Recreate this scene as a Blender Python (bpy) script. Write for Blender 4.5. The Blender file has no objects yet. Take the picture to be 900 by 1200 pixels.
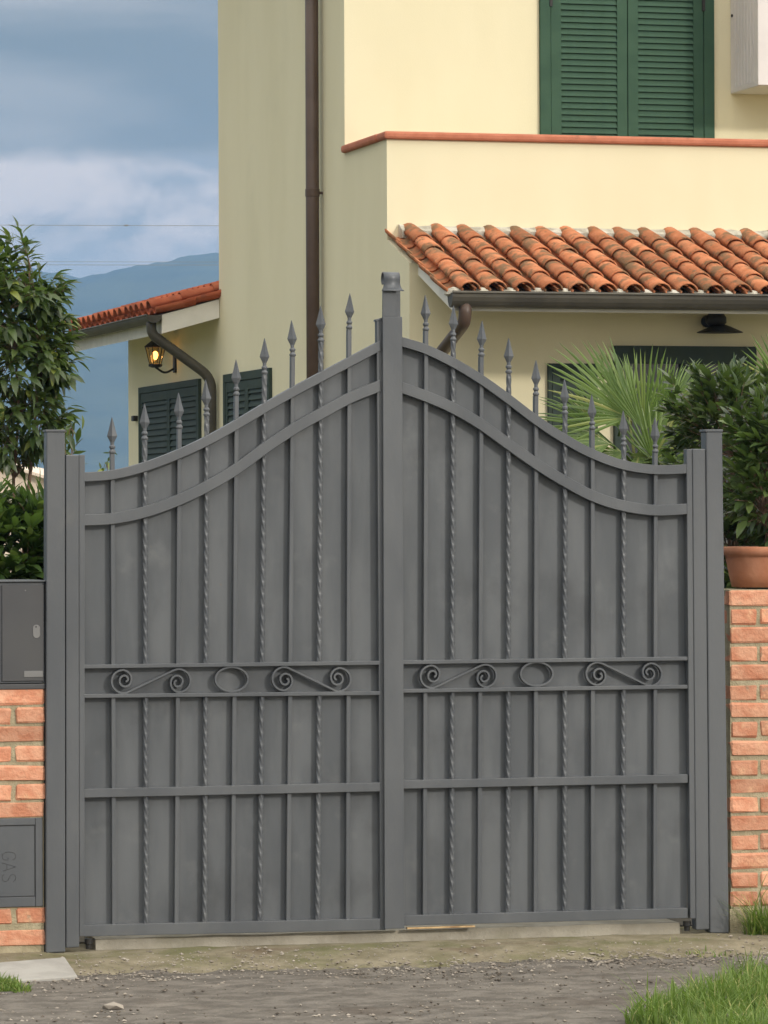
import bpy, bmesh, math, random
import numpy as np
from mathutils import Vector, Matrix, noise as mnoise

R = math.radians
scene = bpy.context.scene
col = scene.collection
rnd = random.Random(7)

# ---------------------------------------------------------------- camera
F, EYE = 4800.0, 1.72                 # focal length in pixels of the 900 px wide photograph, eye height
PITCH, ROLL = 10.0 / F, -0.004
camd = bpy.data.cameras.new('camera')
cam = bpy.data.objects.new('camera', camd)
col.objects.link(cam)
camd.sensor_fit = 'HORIZONTAL'
camd.sensor_width = 36.0
camd.lens = 36.0 * F / 900.0
camd.clip_start, camd.clip_end = 0.5, 30000
CAM = Vector((0, 0, EYE))
CR = Matrix.Rotation(math.pi / 2 + PITCH, 3, 'X') @ Matrix.Rotation(ROLL, 3, 'Z')
cam.matrix_world = Matrix.Translation(CAM) @ CR.to_4x4()
scene.camera = cam

# ---------------------------------------------------------------- sun, sky, exposure
SUN_AZ, SUN_EL = 47.0, 22.0           # degrees right of straight behind the camera, and above the horizon
TO_SUN = Vector((math.sin(R(SUN_AZ)) * math.cos(R(SUN_EL)), -math.cos(R(SUN_AZ)) * math.cos(R(SUN_EL)), math.sin(R(SUN_EL))))
sund = bpy.data.lights.new('sun', 'SUN')
sund.energy, sund.angle, sund.color = 2.0, R(4.0), (1.0, 0.925, 0.82)
sun = bpy.data.objects.new('sun', sund)
col.objects.link(sun)
sun.rotation_euler = TO_SUN.to_track_quat('Z', 'Y').to_euler()
sun.location = TO_SUN * 60

world = bpy.data.worlds.new('World')
scene.world = world
world.use_nodes = True


class NT:
    """small helper for node trees"""
    def __init__(s, tree):
        s.t = tree
        s.t.nodes.clear()

    def n(s, typ, props=None, **ins):
        nd = s.t.nodes.new(typ)
        for k, v in (props or {}).items():
            setattr(nd, k, v)
        for k, v in ins.items():
            key = int(k[1:]) if k[0] == '_' and k[1:].isdigit() else k.replace('__', ' ')
            s.put(nd.inputs[key], v)
        return nd

    def put(s, sock, v):
        if isinstance(v, bpy.types.NodeSocket):
            s.t.links.new(v, sock)
        elif isinstance(v, bpy.types.Node):
            s.t.links.new(v.outputs[0], sock)
        else:
            if sock.type == 'RGBA' and len(v) == 3:
                v = (*v, 1.0)
            sock.default_value = v

    def math(s, op, a, b=0.0, c=None, clamp=False):
        nd = s.n('ShaderNodeMath', {'operation': op, 'use_clamp': clamp}, _0=a, _1=b)
        if c is not None:
            s.put(nd.inputs[2], c)
        return nd.outputs[0]

    def mix(s, f, a, b, typ='MIX'):
        nd = s.n('ShaderNodeMix', {'data_type': 'RGBA', 'blend_type': typ, 'clamp_factor': True, 'clamp_result': False})
        s.put(nd.inputs[0], f); s.put(nd.inputs[6], a); s.put(nd.inputs[7], b)
        return nd.outputs[2]

    def noise(s, vec, scale, detail=4.0, rough=0.55, dist=0.0):
        nd = s.n('ShaderNodeTexNoise', None, Vector=vec, Scale=scale, Detail=detail, Roughness=rough, Distortion=dist)
        return nd.outputs[0]

    def step(s, v, lo, hi, t0=0.0, t1=1.0):
        nd = s.n('ShaderNodeMapRange', {'interpolation_type': 'SMOOTHSTEP'}, _0=v, _1=lo, _2=hi, _3=t0, _4=t1)
        return nd.outputs[0]


w = NT(world.node_tree)
sky = w.n('ShaderNodeTexSky', {'sky_type': 'NISHITA', 'sun_disc': False, 'sun_elevation': R(SUN_EL),
                               'sun_rotation': math.atan2(TO_SUN.x, TO_SUN.y)})
sky_lin = w.n('ShaderNodeVectorMath', {'operation': 'SCALE'}, _0=sky.outputs[0])
sky_lin.inputs[3].default_value = 0.10
tc = w.n('ShaderNodeTexCoord')
d = w.n('ShaderNodeVectorMath', {'operation': 'NORMALIZE'}, _0=tc.outputs['Generated']).outputs[0]
sep = w.n('ShaderNodeSeparateXYZ', None, _0=d)
elev = w.math('MULTIPLY', w.math('ARCSINE', sep.outputs[2]), 57.2958)
sq = w.n('ShaderNodeMapping', None, Vector=d, Scale=(1.0, 1.0, 3.2)).outputs[0]
n_big = w.noise(sq, 9.0, 3.0, 0.5)
n_band = w.noise(w.n('ShaderNodeMapping', None, Vector=d, Location=(0.0, 0.0, 0.27), Scale=(1.0, 1.0, 4.5)).outputs[0], 11.0, 3.0, 0.5, 0.4)
n_mid = w.noise(sq, 22.0, 4.0, 0.55, 0.3)
n_puff = w.noise(w.n('ShaderNodeMapping', None, Vector=d, Location=(0.31, 0.1, 0.03), Scale=(1, 1, 1.7)).outputs[0], 30.0, 4.0, 0.55, 0.25)
# grey cloud sheet overhead, its lower edge about five degrees up; broken sunlit cloud below it
edge = w.math('ADD', elev, w.math('MULTIPLY', w.math('SUBTRACT', n_mid, 0.5), 1.0))
sheet = w.step(edge, 4.95, 5.25)
sheet_col = w.mix(w.step(n_band, 0.36, 0.66), (0.25, 0.275, 0.275), (0.50, 0.485, 0.46))
low_col = w.mix(w.step(elev, 2.6, 4.4), (0.78, 0.77, 0.75), (0.47, 0.485, 0.51))
puff = w.math('MULTIPLY', w.step(n_puff, 0.40, 0.60), w.step(elev, 3.0, 4.2))
low_col = w.mix(puff, low_col, (1.06, 0.92, 0.84))
cloud = w.mix(sheet, low_col, sheet_col)
# clouds glow towards the sun
dotn = w.n('ShaderNodeVectorMath', {'operation': 'DOT_PRODUCT'}, _0=d, _1=tuple(TO_SUN)).outputs['Value']
glow = w.step(dotn, -0.5, 0.95)
cloud = w.mix(glow, cloud, w.mix(1.0, cloud, (2.4, 2.25, 2.1), 'MULTIPLY'))
# an overcast sky is brightest overhead
cloud = w.mix(w.step(sep.outputs[2], 0.06, 0.95), cloud, w.mix(1.0, cloud, (4.3, 4.25, 4.2), 'MULTIPLY'))
skyc = w.mix(0.88, sky_lin.outputs[0], cloud)
bg = w.n('ShaderNodeBackground', None, Color=skyc, Strength=1.0)
w.n('ShaderNodeOutputWorld', None, Surface=bg)

scene.view_settings.view_transform = 'Standard'
scene.view_settings.look = 'None'
scene.view_settings.gamma = 1.0
scene.view_settings.exposure = 0.0
scene.view_settings.use_curve_mapping = False
scene.render.engine = 'CYCLES'
scene.cycles.use_denoising = True
scene.cycles.max_bounces = 5
scene.cycles.diffuse_bounces = 4
scene.cycles.glossy_bounces = 3
scene.cycles.adaptive_threshold = 0.02
world.cycles.sampling_method = 'MANUAL'
world.cycles.sample_map_resolution = 512
scene.cycles.transparent_max_bounces = 8
scene.cycles.volume_bounces = 0
scene.cycles.use_fast_gi = False


# ---------------------------------------------------------------- pixel rays and the two local frames
def ray(u, v):
    return CR @ Vector(((u - 450.0) / F, -(v - 600.0) / F, -1.0))


def at(u, v, Y):
    r = ray(u, v)
    return CAM + r * (Y / r.y)


def ground_at(u, v, z=0.0):
    r = ray(u, v)
    return CAM + r * ((z - EYE) / r.z)


class Frame:
    def __init__(s, origin, xdir):
        s.o = Vector(origin)
        xd = Vector((xdir[0], xdir[1], 0)).normalized()
        s.ang = math.atan2(xd.y, xd.x)
        s.m = Matrix.Translation(s.o) @ Matrix.Rotation(s.ang, 4, 'Z')
        s.inv = s.m.inverted()

    def hit(s, u, v, axis, val):
        """local point where the pixel ray meets the local plane  axis = val"""
        o = s.inv @ CAM
        r = s.inv.to_3x3() @ ray(u, v)
        t = (val - o[axis]) / r[axis]
        return o + r * t


gl = ground_at(54, 1116)
gr = ground_at(854, 1093)
GATE = Frame(gl, gr - gl)
corner = at(455, 600, 29.8)
HOUSE = Frame((corner.x, corner.y, 0), (math.cos(R(15.5)), math.sin(R(15.5))))


# ---------------------------------------------------------------- mesh builder
class MB:
    def __init__(s):
        s.v, s.f = [], []

    def add(s, vs, fs):
        b = len(s.v)
        s.v += [tuple(p) for p in vs]
        s.f += [tuple(i + b for i in q) for q in fs]
        return s

    def box(s, x0, x1, y0, y1, z0, z1):
        vs = [(x, y, z) for x in (x0, x1) for y in (y0, y1) for z in (z0, z1)]
        return s.add(vs, [(0, 1, 3, 2), (4, 6, 7, 5), (0, 4, 5, 1), (2, 3, 7, 6), (0, 2, 6, 4), (1, 5, 7, 3)])

    def prism(s, poly, a0, a1, axis=1):
        """poly: points in the plane across axis; extruded from a0 to a1 along axis"""
        def pt(p, a):
            return {1: (p[0], a, p[1]), 0: (a, p[0], p[1]), 2: (p[0], p[1], a)}[axis]
        n = len(poly)
        vs = [pt(p, a0) for p in poly] + [pt(p, a1) for p in poly]
        fs = [tuple(range(n)), tuple(range(2 * n - 1, n - 1, -1))]
        fs += [(i, i + n, (i + 1) % n + n, (i + 1) % n) for i in range(n)]
        return s.add(vs, fs)

    def strip(s, top, bot, y0, y1):
        """ribbon between two polylines of local (x, z), extruded in y"""
        n = len(top)
        vs = []
        for t, b in zip(top, bot):
            vs += [(t[0], y0, t[1]), (b[0], y0, b[1]), (b[0], y1, b[1]), (t[0], y1, t[1])]
        fs = [(0, 1, 2, 3), (4 * n - 1, 4 * n - 2, 4 * n - 3, 4 * n - 4)]
        for i in range(n - 1):
            a, c = 4 * i, 4 * i + 4
            for k in range(4):
                fs.append((a + k, c + k, c + (k + 1) % 4, a + (k + 1) % 4))
        return s.add(vs, fs)

    def tube(s, path, r, n=8, cap=True):
        path = [Vector(p) for p in path]
        rs = r if isinstance(r, (list, tuple)) else [r] * len(path)
        vs, fs = [], []
        up = None
        for i, p in enumerate(path):
            t = (path[min(i + 1, len(path) - 1)] - path[max(i - 1, 0)]).normalized()
            if up is None:
                up = t.orthogonal().normalized()
            up = (up - t * up.dot(t)).normalized()
            sd = t.cross(up)
            for k in range(n):
                a = 2 * math.pi * k / n
                vs.append(p + (up * math.cos(a) + sd * math.sin(a)) * rs[i])
        for i in range(len(path) - 1):
            for k in range(n):
                fs.append((i * n + k, i * n + (k + 1) % n, (i + 1) * n + (k + 1) % n, (i + 1) * n + k))
        if cap:
            fs += [tuple(range(n - 1, -1, -1)), tuple((len(path) - 1) * n + k for k in range(n))]
        return s.add(vs, fs)

    def lathe(s, prof, n=16, c=(0, 0, 0), axis='Z'):
        vs, fs = [], []
        for r, h in prof:
            for k in range(n):
                a = 2 * math.pi * k / n
                p = (r * math.cos(a), r * math.sin(a), h)
                if axis == 'Y':
                    p = (p[0], p[2], p[1])
                elif axis == 'X':
                    p = (p[2], p[0], p[1])
                vs.append((c[0] + p[0], c[1] + p[1], c[2] + p[2]))
        for i in range(len(prof) - 1):
            for k in range(n):
                fs.append((i * n + k, i * n + (k + 1) % n, (i + 1) * n + (k + 1) % n, (i + 1) * n + k))
        fs += [tuple(range(n - 1, -1, -1)), tuple((len(prof) - 1) * n + k for k in range(n))]
        return s.add(vs, fs)

    def mesh(s, name, smooth=False):
        me = bpy.data.meshes.new(name)
        me.from_pydata(s.v, [], s.f)
        me.validate()
        bm = bmesh.new(); bm.from_mesh(me)
        bmesh.ops.recalc_face_normals(bm, faces=bm.faces)
        bm.to_mesh(me); bm.free()
        if smooth:
            for p in me.polygons:
                p.use_smooth = True
        return me

    def build(s, name, m, parent=None, bevel=0.0, smooth=False, seg=2):
        o = link(name, s.mesh(name, smooth), m, parent)
        if bevel:
            bv = o.modifiers.new('bevel', 'BEVEL')
            bv.width, bv.segments, bv.limit_method, bv.angle_limit = bevel, seg, 'ANGLE', R(40)
        if smooth == 'auto':
            pass
        return o


def link(name, me, m, parent=None, loc=None, rot=None):
    o = bpy.data.objects.new(name, me)
    if m is not None and me is not None and not me.materials:
        me.materials.append(m)
    col.objects.link(o)
    o.parent = parent
    if loc is not None:
        o.location = loc
    if rot is not None:
        o.rotation_euler = rot
    return o


def tag(o, label=None, cat=None, group=None, kind=None):
    if label: o['label'] = label
    if cat: o['category'] = cat
    if group: o['group'] = group
    if kind: o['kind'] = kind
    return o


def empty(name, loc=(0, 0, 0), rz=0.0):
    o = bpy.data.objects.new(name, None)
    o.empty_display_size = 0.1
    col.objects.link(o)
    o.location = loc
    o.rotation_euler = (0, 0, rz)
    return o


def spline(pts, per=6):
    """Catmull-Rom through 2-D points"""
    out = []
    P = [Vector(p) for p in pts]
    for i in range(len(P) - 1):
        p0, p1, p2, p3 = P[max(i - 1, 0)], P[i], P[i + 1], P[min(i + 2, len(P) - 1)]
        for k in range(per):
            t = k / per
            out.append(0.5 * ((2 * p1) + (p2 - p0) * t + (2 * p0 - 5 * p1 + 4 * p2 - p3) * t * t + (3 * p1 - p0 - 3 * p2 + p3) * t ** 3))
    out.append(P[-1])
    return out


# ---------------------------------------------------------------- materials
MATS = {}


def mat(name, c1, c2=None, scale=6.0, rough=0.7, bump=0.0, bscale=60.0, rand=0.0, stretch=(1, 1, 1), metal=0.0, lo=0.35, hi=0.65,
        spots=None, spec=0.35, coords='Object', detail=5.0):
    """base colour wandering between c1 and c2, value jitter per object, optional spots (colour, scale, lo, hi)"""
    m = bpy.data.materials.new(name)
    m.use_nodes = True
    t = NT(m.node_tree)
    tc = t.n('ShaderNodeTexCoord')
    oi = t.n('ShaderNodeObjectInfo')
    off = t.n('ShaderNodeVectorMath', {'operation': 'SCALE'}, _0=(13.1, 7.7, 5.3))
    t.put(off.inputs[3], t.math('MULTIPLY', oi.outputs['Random'], 9.0 if rand else 0.0))
    vec0 = t.n('ShaderNodeVectorMath', {'operation': 'ADD'}, _0=tc.outputs[coords], _1=off.outputs[0]).outputs[0]
    vec = t.n('ShaderNodeMapping', None, Vector=vec0, Scale=stretch).outputs[0]
    c2 = c2 or c1
    c = t.mix(t.step(t.noise(vec, scale, detail), lo, hi), c1, c2)
    if rand:
        j = t.math('ADD', 1.0 - rand, t.math('MULTIPLY', oi.outputs['Random'], 2 * rand))
        cc = t.n('ShaderNodeVectorMath', {'operation': 'SCALE'}, _0=c)
        t.put(cc.inputs[3], j)
        c = cc.outputs[0]
    for sp in spots or []:
        f = t.step(t.noise(vec0, sp[1], 6.0, 0.6), sp[2], sp[3], 0.0, sp[4] if len(sp) > 4 else 1.0)
        c = t.mix(f, c, sp[0])
    b = t.n('ShaderNodeBsdfPrincipled', None, Base__Color=c, Roughness=rough, Metallic=metal)
    b.inputs['Specular IOR Level'].default_value = spec
    if bump:
        bn = t.n('ShaderNodeBump', None, Strength=bump, Distance=0.01, Height=t.noise(vec, bscale, 4.0))
        t.put(b.inputs['Normal'], bn)
    t.n('ShaderNodeOutputMaterial', None, Surface=b)
    MATS[name] = m
    return m


def leaf_mat(name, dark, light, rough=0.4, trans=0.25, young=None):
    m = bpy.data.materials.new(name)
    m.use_nodes = True
    t = NT(m.node_tree)
    g = t.n('ShaderNodeNewGeometry')
    oi = t.n('ShaderNodeObjectInfo')
    r = t.math('FRACT', t.math('ADD', g.outputs['Random Per Island'], oi.outputs['Random']))
    c = t.mix(r, dark, light)
    if young:
        c = t.mix(t.step(r, 0.86, 0.97), c, young)
    b = t.n('ShaderNodeBsdfPrincipled', None, Base__Color=c, Roughness=rough)
    b.inputs['Specular IOR Level'].default_value = 0.45
    tr = t.n('ShaderNodeBsdfTranslucent', None, Color=t.mix(0.5, c, (0.25, 0.42, 0.06), 'MIX'))
    mx = t.n('ShaderNodeMixShader', None, _0=trans, _1=b, _2=tr)
    t.n('ShaderNodeOutputMaterial', None, Surface=mx)
    return m


M = {}
M['gate'] = mat('gate_paint', (0.086, 0.093, 0.103), (0.112, 0.119, 0.128), 3.0, 0.40, 0.05, 90, stretch=(1, 1, 0.4), metal=0.15,
                spots=[((0.145, 0.145, 0.14), 5.0, 0.60, 0.80, 0.45)])
M['panel'] = mat('gate_sheet_paint', (0.086, 0.094, 0.104), (0.118, 0.127, 0.137), 4.0, 0.42, 0.10, 7, stretch=(1.6, 1, 0.35), metal=0.15,
                 spots=[((0.19, 0.197, 0.20), 5.5, 0.55, 0.80, 0.45), ((0.058, 0.062, 0.068), 2.6, 0.50, 0.72, 0.55), ((0.17, 0.13, 0.09), 38, 0.70, 0.78, 0.5)], spec=0.4)
M['cabinet'] = mat('cabinet_metal', (0.058, 0.059, 0.064), (0.068, 0.069, 0.072), 3.0, 0.5, 0.02, 80)
M['plate'] = mat('pale_metal', (0.17, 0.17, 0.17), None, 3.0, 0.45)
M['brick'] = mat('brick_clay', (0.50, 0.215, 0.130), (0.60, 0.32, 0.21), 14.0, 0.9, 0.6, 70, rand=0.22,
                 spots=[((0.68, 0.42, 0.26), 9.0, 0.54, 0.72, 0.85), ((0.34, 0.13, 0.08), 24.0, 0.60, 0.75, 0.6), ((0.30, 0.24, 0.17), 16.0, 0.63, 0.72, 0.7)], spec=0.1)
M['mortar'] = mat('mortar', (0.30, 0.26, 0.17), (0.40, 0.35, 0.24), 18.0, 0.95, 0.6, 120, spots=[((0.22, 0.20, 0.13), 6.0, 0.5, 0.7, 0.6)])
M['wall'] = mat('house_render', (0.685, 0.630, 0.440), (0.715, 0.660, 0.470), 1.6, 0.9, 0.12, 240, stretch=(1, 1, 0.35),
                spots=[((0.61, 0.57, 0.41), 1.1, 0.56, 0.8, 0.5)])
M['white'] = mat('white_render', (0.70, 0.68, 0.62), (0.76, 0.74, 0.68), 5.0, 0.85, 0.05, 150)
M['coping'] = mat('coping_terracotta', (0.40, 0.135, 0.075), (0.47, 0.17, 0.10), 9.0, 0.8, 0.15, 90, spots=[((0.28, 0.11, 0.07), 14, 0.58, 0.75, 0.6)])
M['tile'] = mat('roof_tile_clay', (0.37, 0.135, 0.062), (0.47, 0.19, 0.095), 8.0, 0.9, 0.5, 50, rand=0.22,
                spots=[((0.15, 0.105, 0.06), 6.5, 0.47, 0.62, 0.85), ((0.10, 0.085, 0.05), 15, 0.56, 0.68, 0.7), ((0.38, 0.33, 0.23), 30.0, 0.64, 0.74, 0.6)], spec=0.15)
M['tile_red'] = mat('roof_tile_red', (0.42, 0.105, 0.05), (0.50, 0.15, 0.075), 8.0, 0.9, 0.3, 50, rand=0.2, spots=[((0.20, 0.08, 0.05), 6, 0.52, 0.66, 0.7)], spec=0.15)
M['roof_mortar'] = mat('roof_mortar', (0.30, 0.28, 0.23), (0.46, 0.44, 0.37), 16.0, 0.95, 0.8, 60, spots=[((0.52, 0.50, 0.44), 7, 0.5, 0.65, 0.8)])
M['gutter'] = mat('gutter_metal', (0.060, 0.055, 0.046), (0.085, 0.078, 0.062), 4.0, 0.5, 0.05, 40, metal=0.3)
M['pipe'] = mat('downpipe_brown', (0.070, 0.045, 0.034), (0.088, 0.058, 0.044), 4.0, 0.42, 0.03, 40)
M['green'] = mat('shutter_green', (0.034, 0.075, 0.048), (0.042, 0.088, 0.056), 5.0, 0.6, 0.05, 80, spec=0.15)
M['green_shade'] = mat('slat_shade', (0.012, 0.02, 0.015), None, 5.0, 0.7)  # near-black green, shade behind the slats put into the colour
M['green_grey'] = mat('shutter_grey_green', (0.034, 0.050, 0.042), (0.042, 0.058, 0.048), 5.0, 0.6, 0.05, 80, spec=0.15)
M['black'] = mat('black_iron', (0.018, 0.017, 0.016), None, 5.0, 0.5)
M['boxwhite'] = mat('cabinet_white', (0.60, 0.57, 0.56), (0.64, 0.61, 0.60), 3.0, 0.55)
M['pot'] = mat('pot_terracotta', (0.40, 0.16, 0.085), (0.48, 0.22, 0.13), 7.0, 0.85, 0.15, 60, spots=[((0.55, 0.32, 0.22), 5.0, 0.55, 0.75, 0.6)])
M['soil'] = mat('soil', (0.05, 0.035, 0.02), (0.09, 0.06, 0.04), 30, 0.95, 0.8, 60)
M['concrete'] = mat('concrete', (0.27, 0.25, 0.205), (0.36, 0.335, 0.28), 8.0, 0.95, 0.4, 90, spots=[((0.20, 0.19, 0.13), 3.0, 0.5, 0.7, 0.6)], spec=0.06)
M['slab'] = mat('slab_concrete', (0.30, 0.29, 0.27), (0.36, 0.35, 0.325), 6.0, 0.9, 0.2, 120, spec=0.06)
M['apron'] = mat('mossy_concrete', (0.175, 0.155, 0.105), (0.25, 0.22, 0.158), 7.0, 0.97, 0.7, 55,
                 spots=[((0.14, 0.14, 0.07), 2.6, 0.48, 0.66, 0.8), ((0.33, 0.31, 0.26), 38, 0.64, 0.72, 0.8), ((0.12, 0.085, 0.06), 1.7, 0.58, 0.7, 0.6)], spec=0.06)
M['asphalt'] = mat('old_asphalt', (0.118, 0.107, 0.094), (0.185, 0.168, 0.148), 9.0, 0.95, 1.0, 85, stretch=(0.8, 1.2, 1),
                   spots=[((0.25, 0.225, 0.195), 2.4, 0.56, 0.70, 0.6), ((0.085, 0.068, 0.055), 1.3, 0.54, 0.70, 0.6), ((0.055, 0.048, 0.042), 70, 0.60, 0.70, 0.7),
                          ((0.27, 0.25, 0.22), 90, 0.62, 0.70, 0.7)], spec=0.06, detail=8.0)
M['yard'] = mat('yard_gravel', (0.07, 0.062, 0.05), (0.11, 0.098, 0.08), 8.0, 0.95, 0.5, 90, spec=0.06)
M['earth'] = mat('field_ground', (0.07, 0.085, 0.035), (0.12, 0.11, 0.06), 0.05, 0.95)
M['forest'] = mat('hill_forest', (0.030, 0.045, 0.022), (0.055, 0.07, 0.035), 0.012, 0.95, 0.6, 0.05)
M['stone'] = mat('road_stone', (0.22, 0.19, 0.155), (0.38, 0.34, 0.29), 4.5, 0.9, 0.3, 60, rand=0.2)
M['bark'] = mat('bark', (0.12, 0.075, 0.05), (0.20, 0.13, 0.09), 20, 0.9, 0.5, 60)
M['cream'] = mat('outbuilding_render', (0.64, 0.53, 0.44), (0.68, 0.57, 0.48), 1.0, 0.9)
M['cable'] = mat('cable_black', (0.20, 0.20, 0.21), None, 3, 0.6)
M['wood'] = mat('batten_wood', (0.26, 0.16, 0.08), (0.48, 0.34, 0.18), 12, 0.8)
M['curtain'] = mat('pale_curtain', (0.55, 0.53, 0.46), None, 3, 0.9)
M['letter'] = mat('stamped_letter', (0.030, 0.030, 0.032), None, 3, 0.6)
M['leaf_tree'] = leaf_mat('leaf_tree', (0.026, 0.050, 0.015), (0.078, 0.112, 0.034), 0.38, 0.25, (0.17, 0.20, 0.04))
M['leaf_hedge'] = leaf_mat('leaf_hedge', (0.025, 0.055, 0.014), (0.075, 0.13, 0.03), 0.4, 0.25, (0.17, 0.22, 0.05))
M['leaf_shrub'] = leaf_mat('leaf_shrub', (0.022, 0.040, 0.015), (0.075, 0.105, 0.038), 0.30, 0.2, (0.12, 0.16, 0.04))
M['leaf_pot'] = leaf_mat('leaf_potted', (0.032, 0.058, 0.019), (0.10, 0.145, 0.048), 0.33, 0.22, (0.12, 0.17, 0.05))
M['palm'] = leaf_mat('palm_leaf', (0.062, 0.112, 0.022), (0.145, 0.215, 0.05), 0.40, 0.32, (0.26, 0.27, 0.09))
M['grass'] = leaf_mat('grass_blade', (0.085, 0.145, 0.022), (0.17, 0.25, 0.05), 0.6, 0.35, (0.36, 0.33, 0.13))


def glass_mat():
    m = bpy.data.materials.new('lantern_glass')
    m.use_nodes = True
    t = NT(m.node_tree)
    g = t.n('ShaderNodeBsdfGlossy', None, Color=(1, 1, 1), Roughness=0.1)
    tr = t.n('ShaderNodeBsdfTransparent', None, Color=(0.95, 0.78, 0.5))
    t.n('ShaderNodeOutputMaterial', None, Surface=t.n('ShaderNodeMixShader', None, _0=0.10, _1=tr, _2=g))
    return m


def emit_mat(name, c, s):
    m = bpy.data.materials.new(name)
    m.use_nodes = True
    t = NT(m.node_tree)
    t.n('ShaderNodeOutputMaterial', None, Surface=t.n('ShaderNodeEmission', None, Color=c, Strength=s))
    return m


M['glass'] = glass_mat()
M['bulb'] = emit_mat('bulb_glow', (1.0, 0.50, 0.15), 7.0)
M['pane'] = mat('window_pane', (0.02, 0.025, 0.03), None, 3, 0.08)


def wire_mat(m):
    return m


# ================================================================ the setting
gm = MB()
gm.add([(-7000, -300, -0.09), (7000, -300, -0.09), (7000, 9000, -0.09), (-7000, 9000, -0.09)], [(0, 1, 2, 3)])
tag(gm.build('ground', M['earth']), kind='structure')

RZ = -0.03
rm = MB()
gx_ = sorted(set([round(v, 4) for v in list(np.linspace(-9, -1.3, 14)) + list(np.linspace(-1.3, 4.3, 330)) + list(np.linspace(4.3, 9, 10))]))
gy_ = sorted(set([round(v, 4) for v in list(np.linspace(-9, -3.9, 8)) + list(np.linspace(-3.9, 0.1, 200))]))
vs = []
for y in gy_:
    for x in gx_:
        p = Vector((x, y, 0))
        z = 0.007 * mnoise.noise(p * 1.3) + 0.005 * mnoise.noise(p * 5) + 0.0035 * mnoise.noise(p * 16) + 0.0045 * max(0, mnoise.noise(p * 33)) + 0.002 * rnd.random()
        vs.append((x, y, z))
nx, ny = len(gx_) - 1, len(gy_) - 1
fs = [(j * (nx + 1) + i, j * (nx + 1) + i + 1, (j + 1) * (nx + 1) + i + 1, (j + 1) * (nx + 1) + i) for j in range(ny) for i in range(nx)]
rm.add(vs, fs)
road = rm.build('road', M['asphalt'], smooth=True)
road.location = GATE.o + Vector((0, 0, RZ)); road.rotation_euler = (0, 0, GATE.ang)
tag(road, kind='structure')

am = MB()                               # the mossy apron that ramps from the road up to the gate
nx, ny = 320, 50
vs = []
for j in range(ny + 1):
    for i in range(nx + 1):
        x = -1.6 + 6.2 * i / nx
        front = -0.70 + 0.16 * mnoise.noise(Vector((x * 1.4, 0, 1))) + 0.09 * mnoise.noise(Vector((x * 5, 0, 4))) + 0.05 * mnoise.noise(Vector((x * 14, 0, 4))) - 0.10 * (x - 1.3) / 2
        t = j / ny
        y = front * (1 - t) + 0.30 * t
        z = RZ - 0.02 + 0.05 * min(1.0, t * 2.6) ** 0.7 + (0.010 * mnoise.noise(Vector((x * 4, y * 4, 7))) + 0.004 * mnoise.noise(Vector((x * 15, y * 15, 7))) + 0.004 * max(0, mnoise.noise(Vector((x * 34, y * 34, 7)))) + 0.0015 * rnd.random()) * (1 if y < 0 else 0.3)
        vs.append((x, y, z))
am.add(vs, [(j * (nx + 1) + i, j * (nx + 1) + i + 1, (j + 1) * (nx + 1) + i + 1, (j + 1) * (nx + 1) + i) for j in range(ny) for i in range(nx)])
ap = am.build('apron_pavement', M['apron'], smooth=True)
ap.location = GATE.o; ap.rotation_euler = (0, 0, GATE.ang)
tag(ap, kind='structure')

dm = MB()
dm.box(-6, 9, 0.31, 11.0, -0.08, 0.004)
dr = dm.build('driveway_pavement', M['yard'])
dr.location = GATE.o; dr.rotation_euler = (0, 0, GATE.ang)
tag(dr, kind='structure')

# far hills
SKYL = [(-2600, 285), (-1200, 300), (-500, 318), (-150, 308), (20, 312), (58, 319), (80, 321), (106, 329), (125, 326), (150, 319), (180, 314), (212, 309), (256, 304),
        (420, 292), (800, 305), (1500, 288), (2600, 300), (5000, 290)]
HY = 4000.0


def skyline(x):
    u = x / HY * F + 450
    for (a, va), (b, vb) in zip(SKYL, SKYL[1:]):
        if a <= u <= b:
            t = (u - a) / (b - a)
            t = t * t * (3 - 2 * t) if (b - a) > 100 else t
            v = va + (vb - va) * t
            break
    else:
        v = 295
    return (611.5 - v) / F * HY + EYE


hm = MB()
xs = list(np.linspace(-3000, -480, 60)) + list(np.linspace(-470, -60, 150)) + list(np.linspace(-40, 3000, 90))
ys = np.linspace(2300, 5200, 48)
vs = []
for y in ys:
    for x in xs:
        t = (y - 2300) / (HY - 2300)
        prof = (t * t * (3 - 2 * t)) ** 0.9 if t <= 1 else max(0.0, 1 - ((y - HY) / 1200) ** 2 * 0.9)
        amp = 1 - abs(prof - 1) ** 0.5 * 0.0
        rough = mnoise.fractal(Vector((x / 260, y / 260, 2)), 0.9, 2.1, 6) * 26 * (1 - prof ** 8 * 0.93)
        tre = 3.2 * mnoise.noise(Vector((x / 14, y / 40, 8)))
        vs.append((x, y, -2 + prof * skyline(x) + rough * prof + tre * prof))
n = len(xs)
hm.add(vs, [(j * n + i, j * n + i + 1, (j + 1) * n + i + 1, (j + 1) * n + i) for j in range(len(ys) - 1) for i in range(n - 1)])
tag(hm.build('hills', M['forest'], smooth=True), kind='structure')

# ================================================================ the gate
def lp(u, v, y=0.0):
    p = GATE.hit(u, v, 1, y)
    return (p.x, p.z)


def gquad(name, pts, y0, y1, m, parent, bevel=0.003):
    b = MB().prism([lp(*p, y0) for p in pts], y0, y1)
    return b.build(name, m, parent, bevel)


BAR = 0.0170        # bar width
BARD = 0.0300       # how far the bars and rails reach back to the sheet


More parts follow.
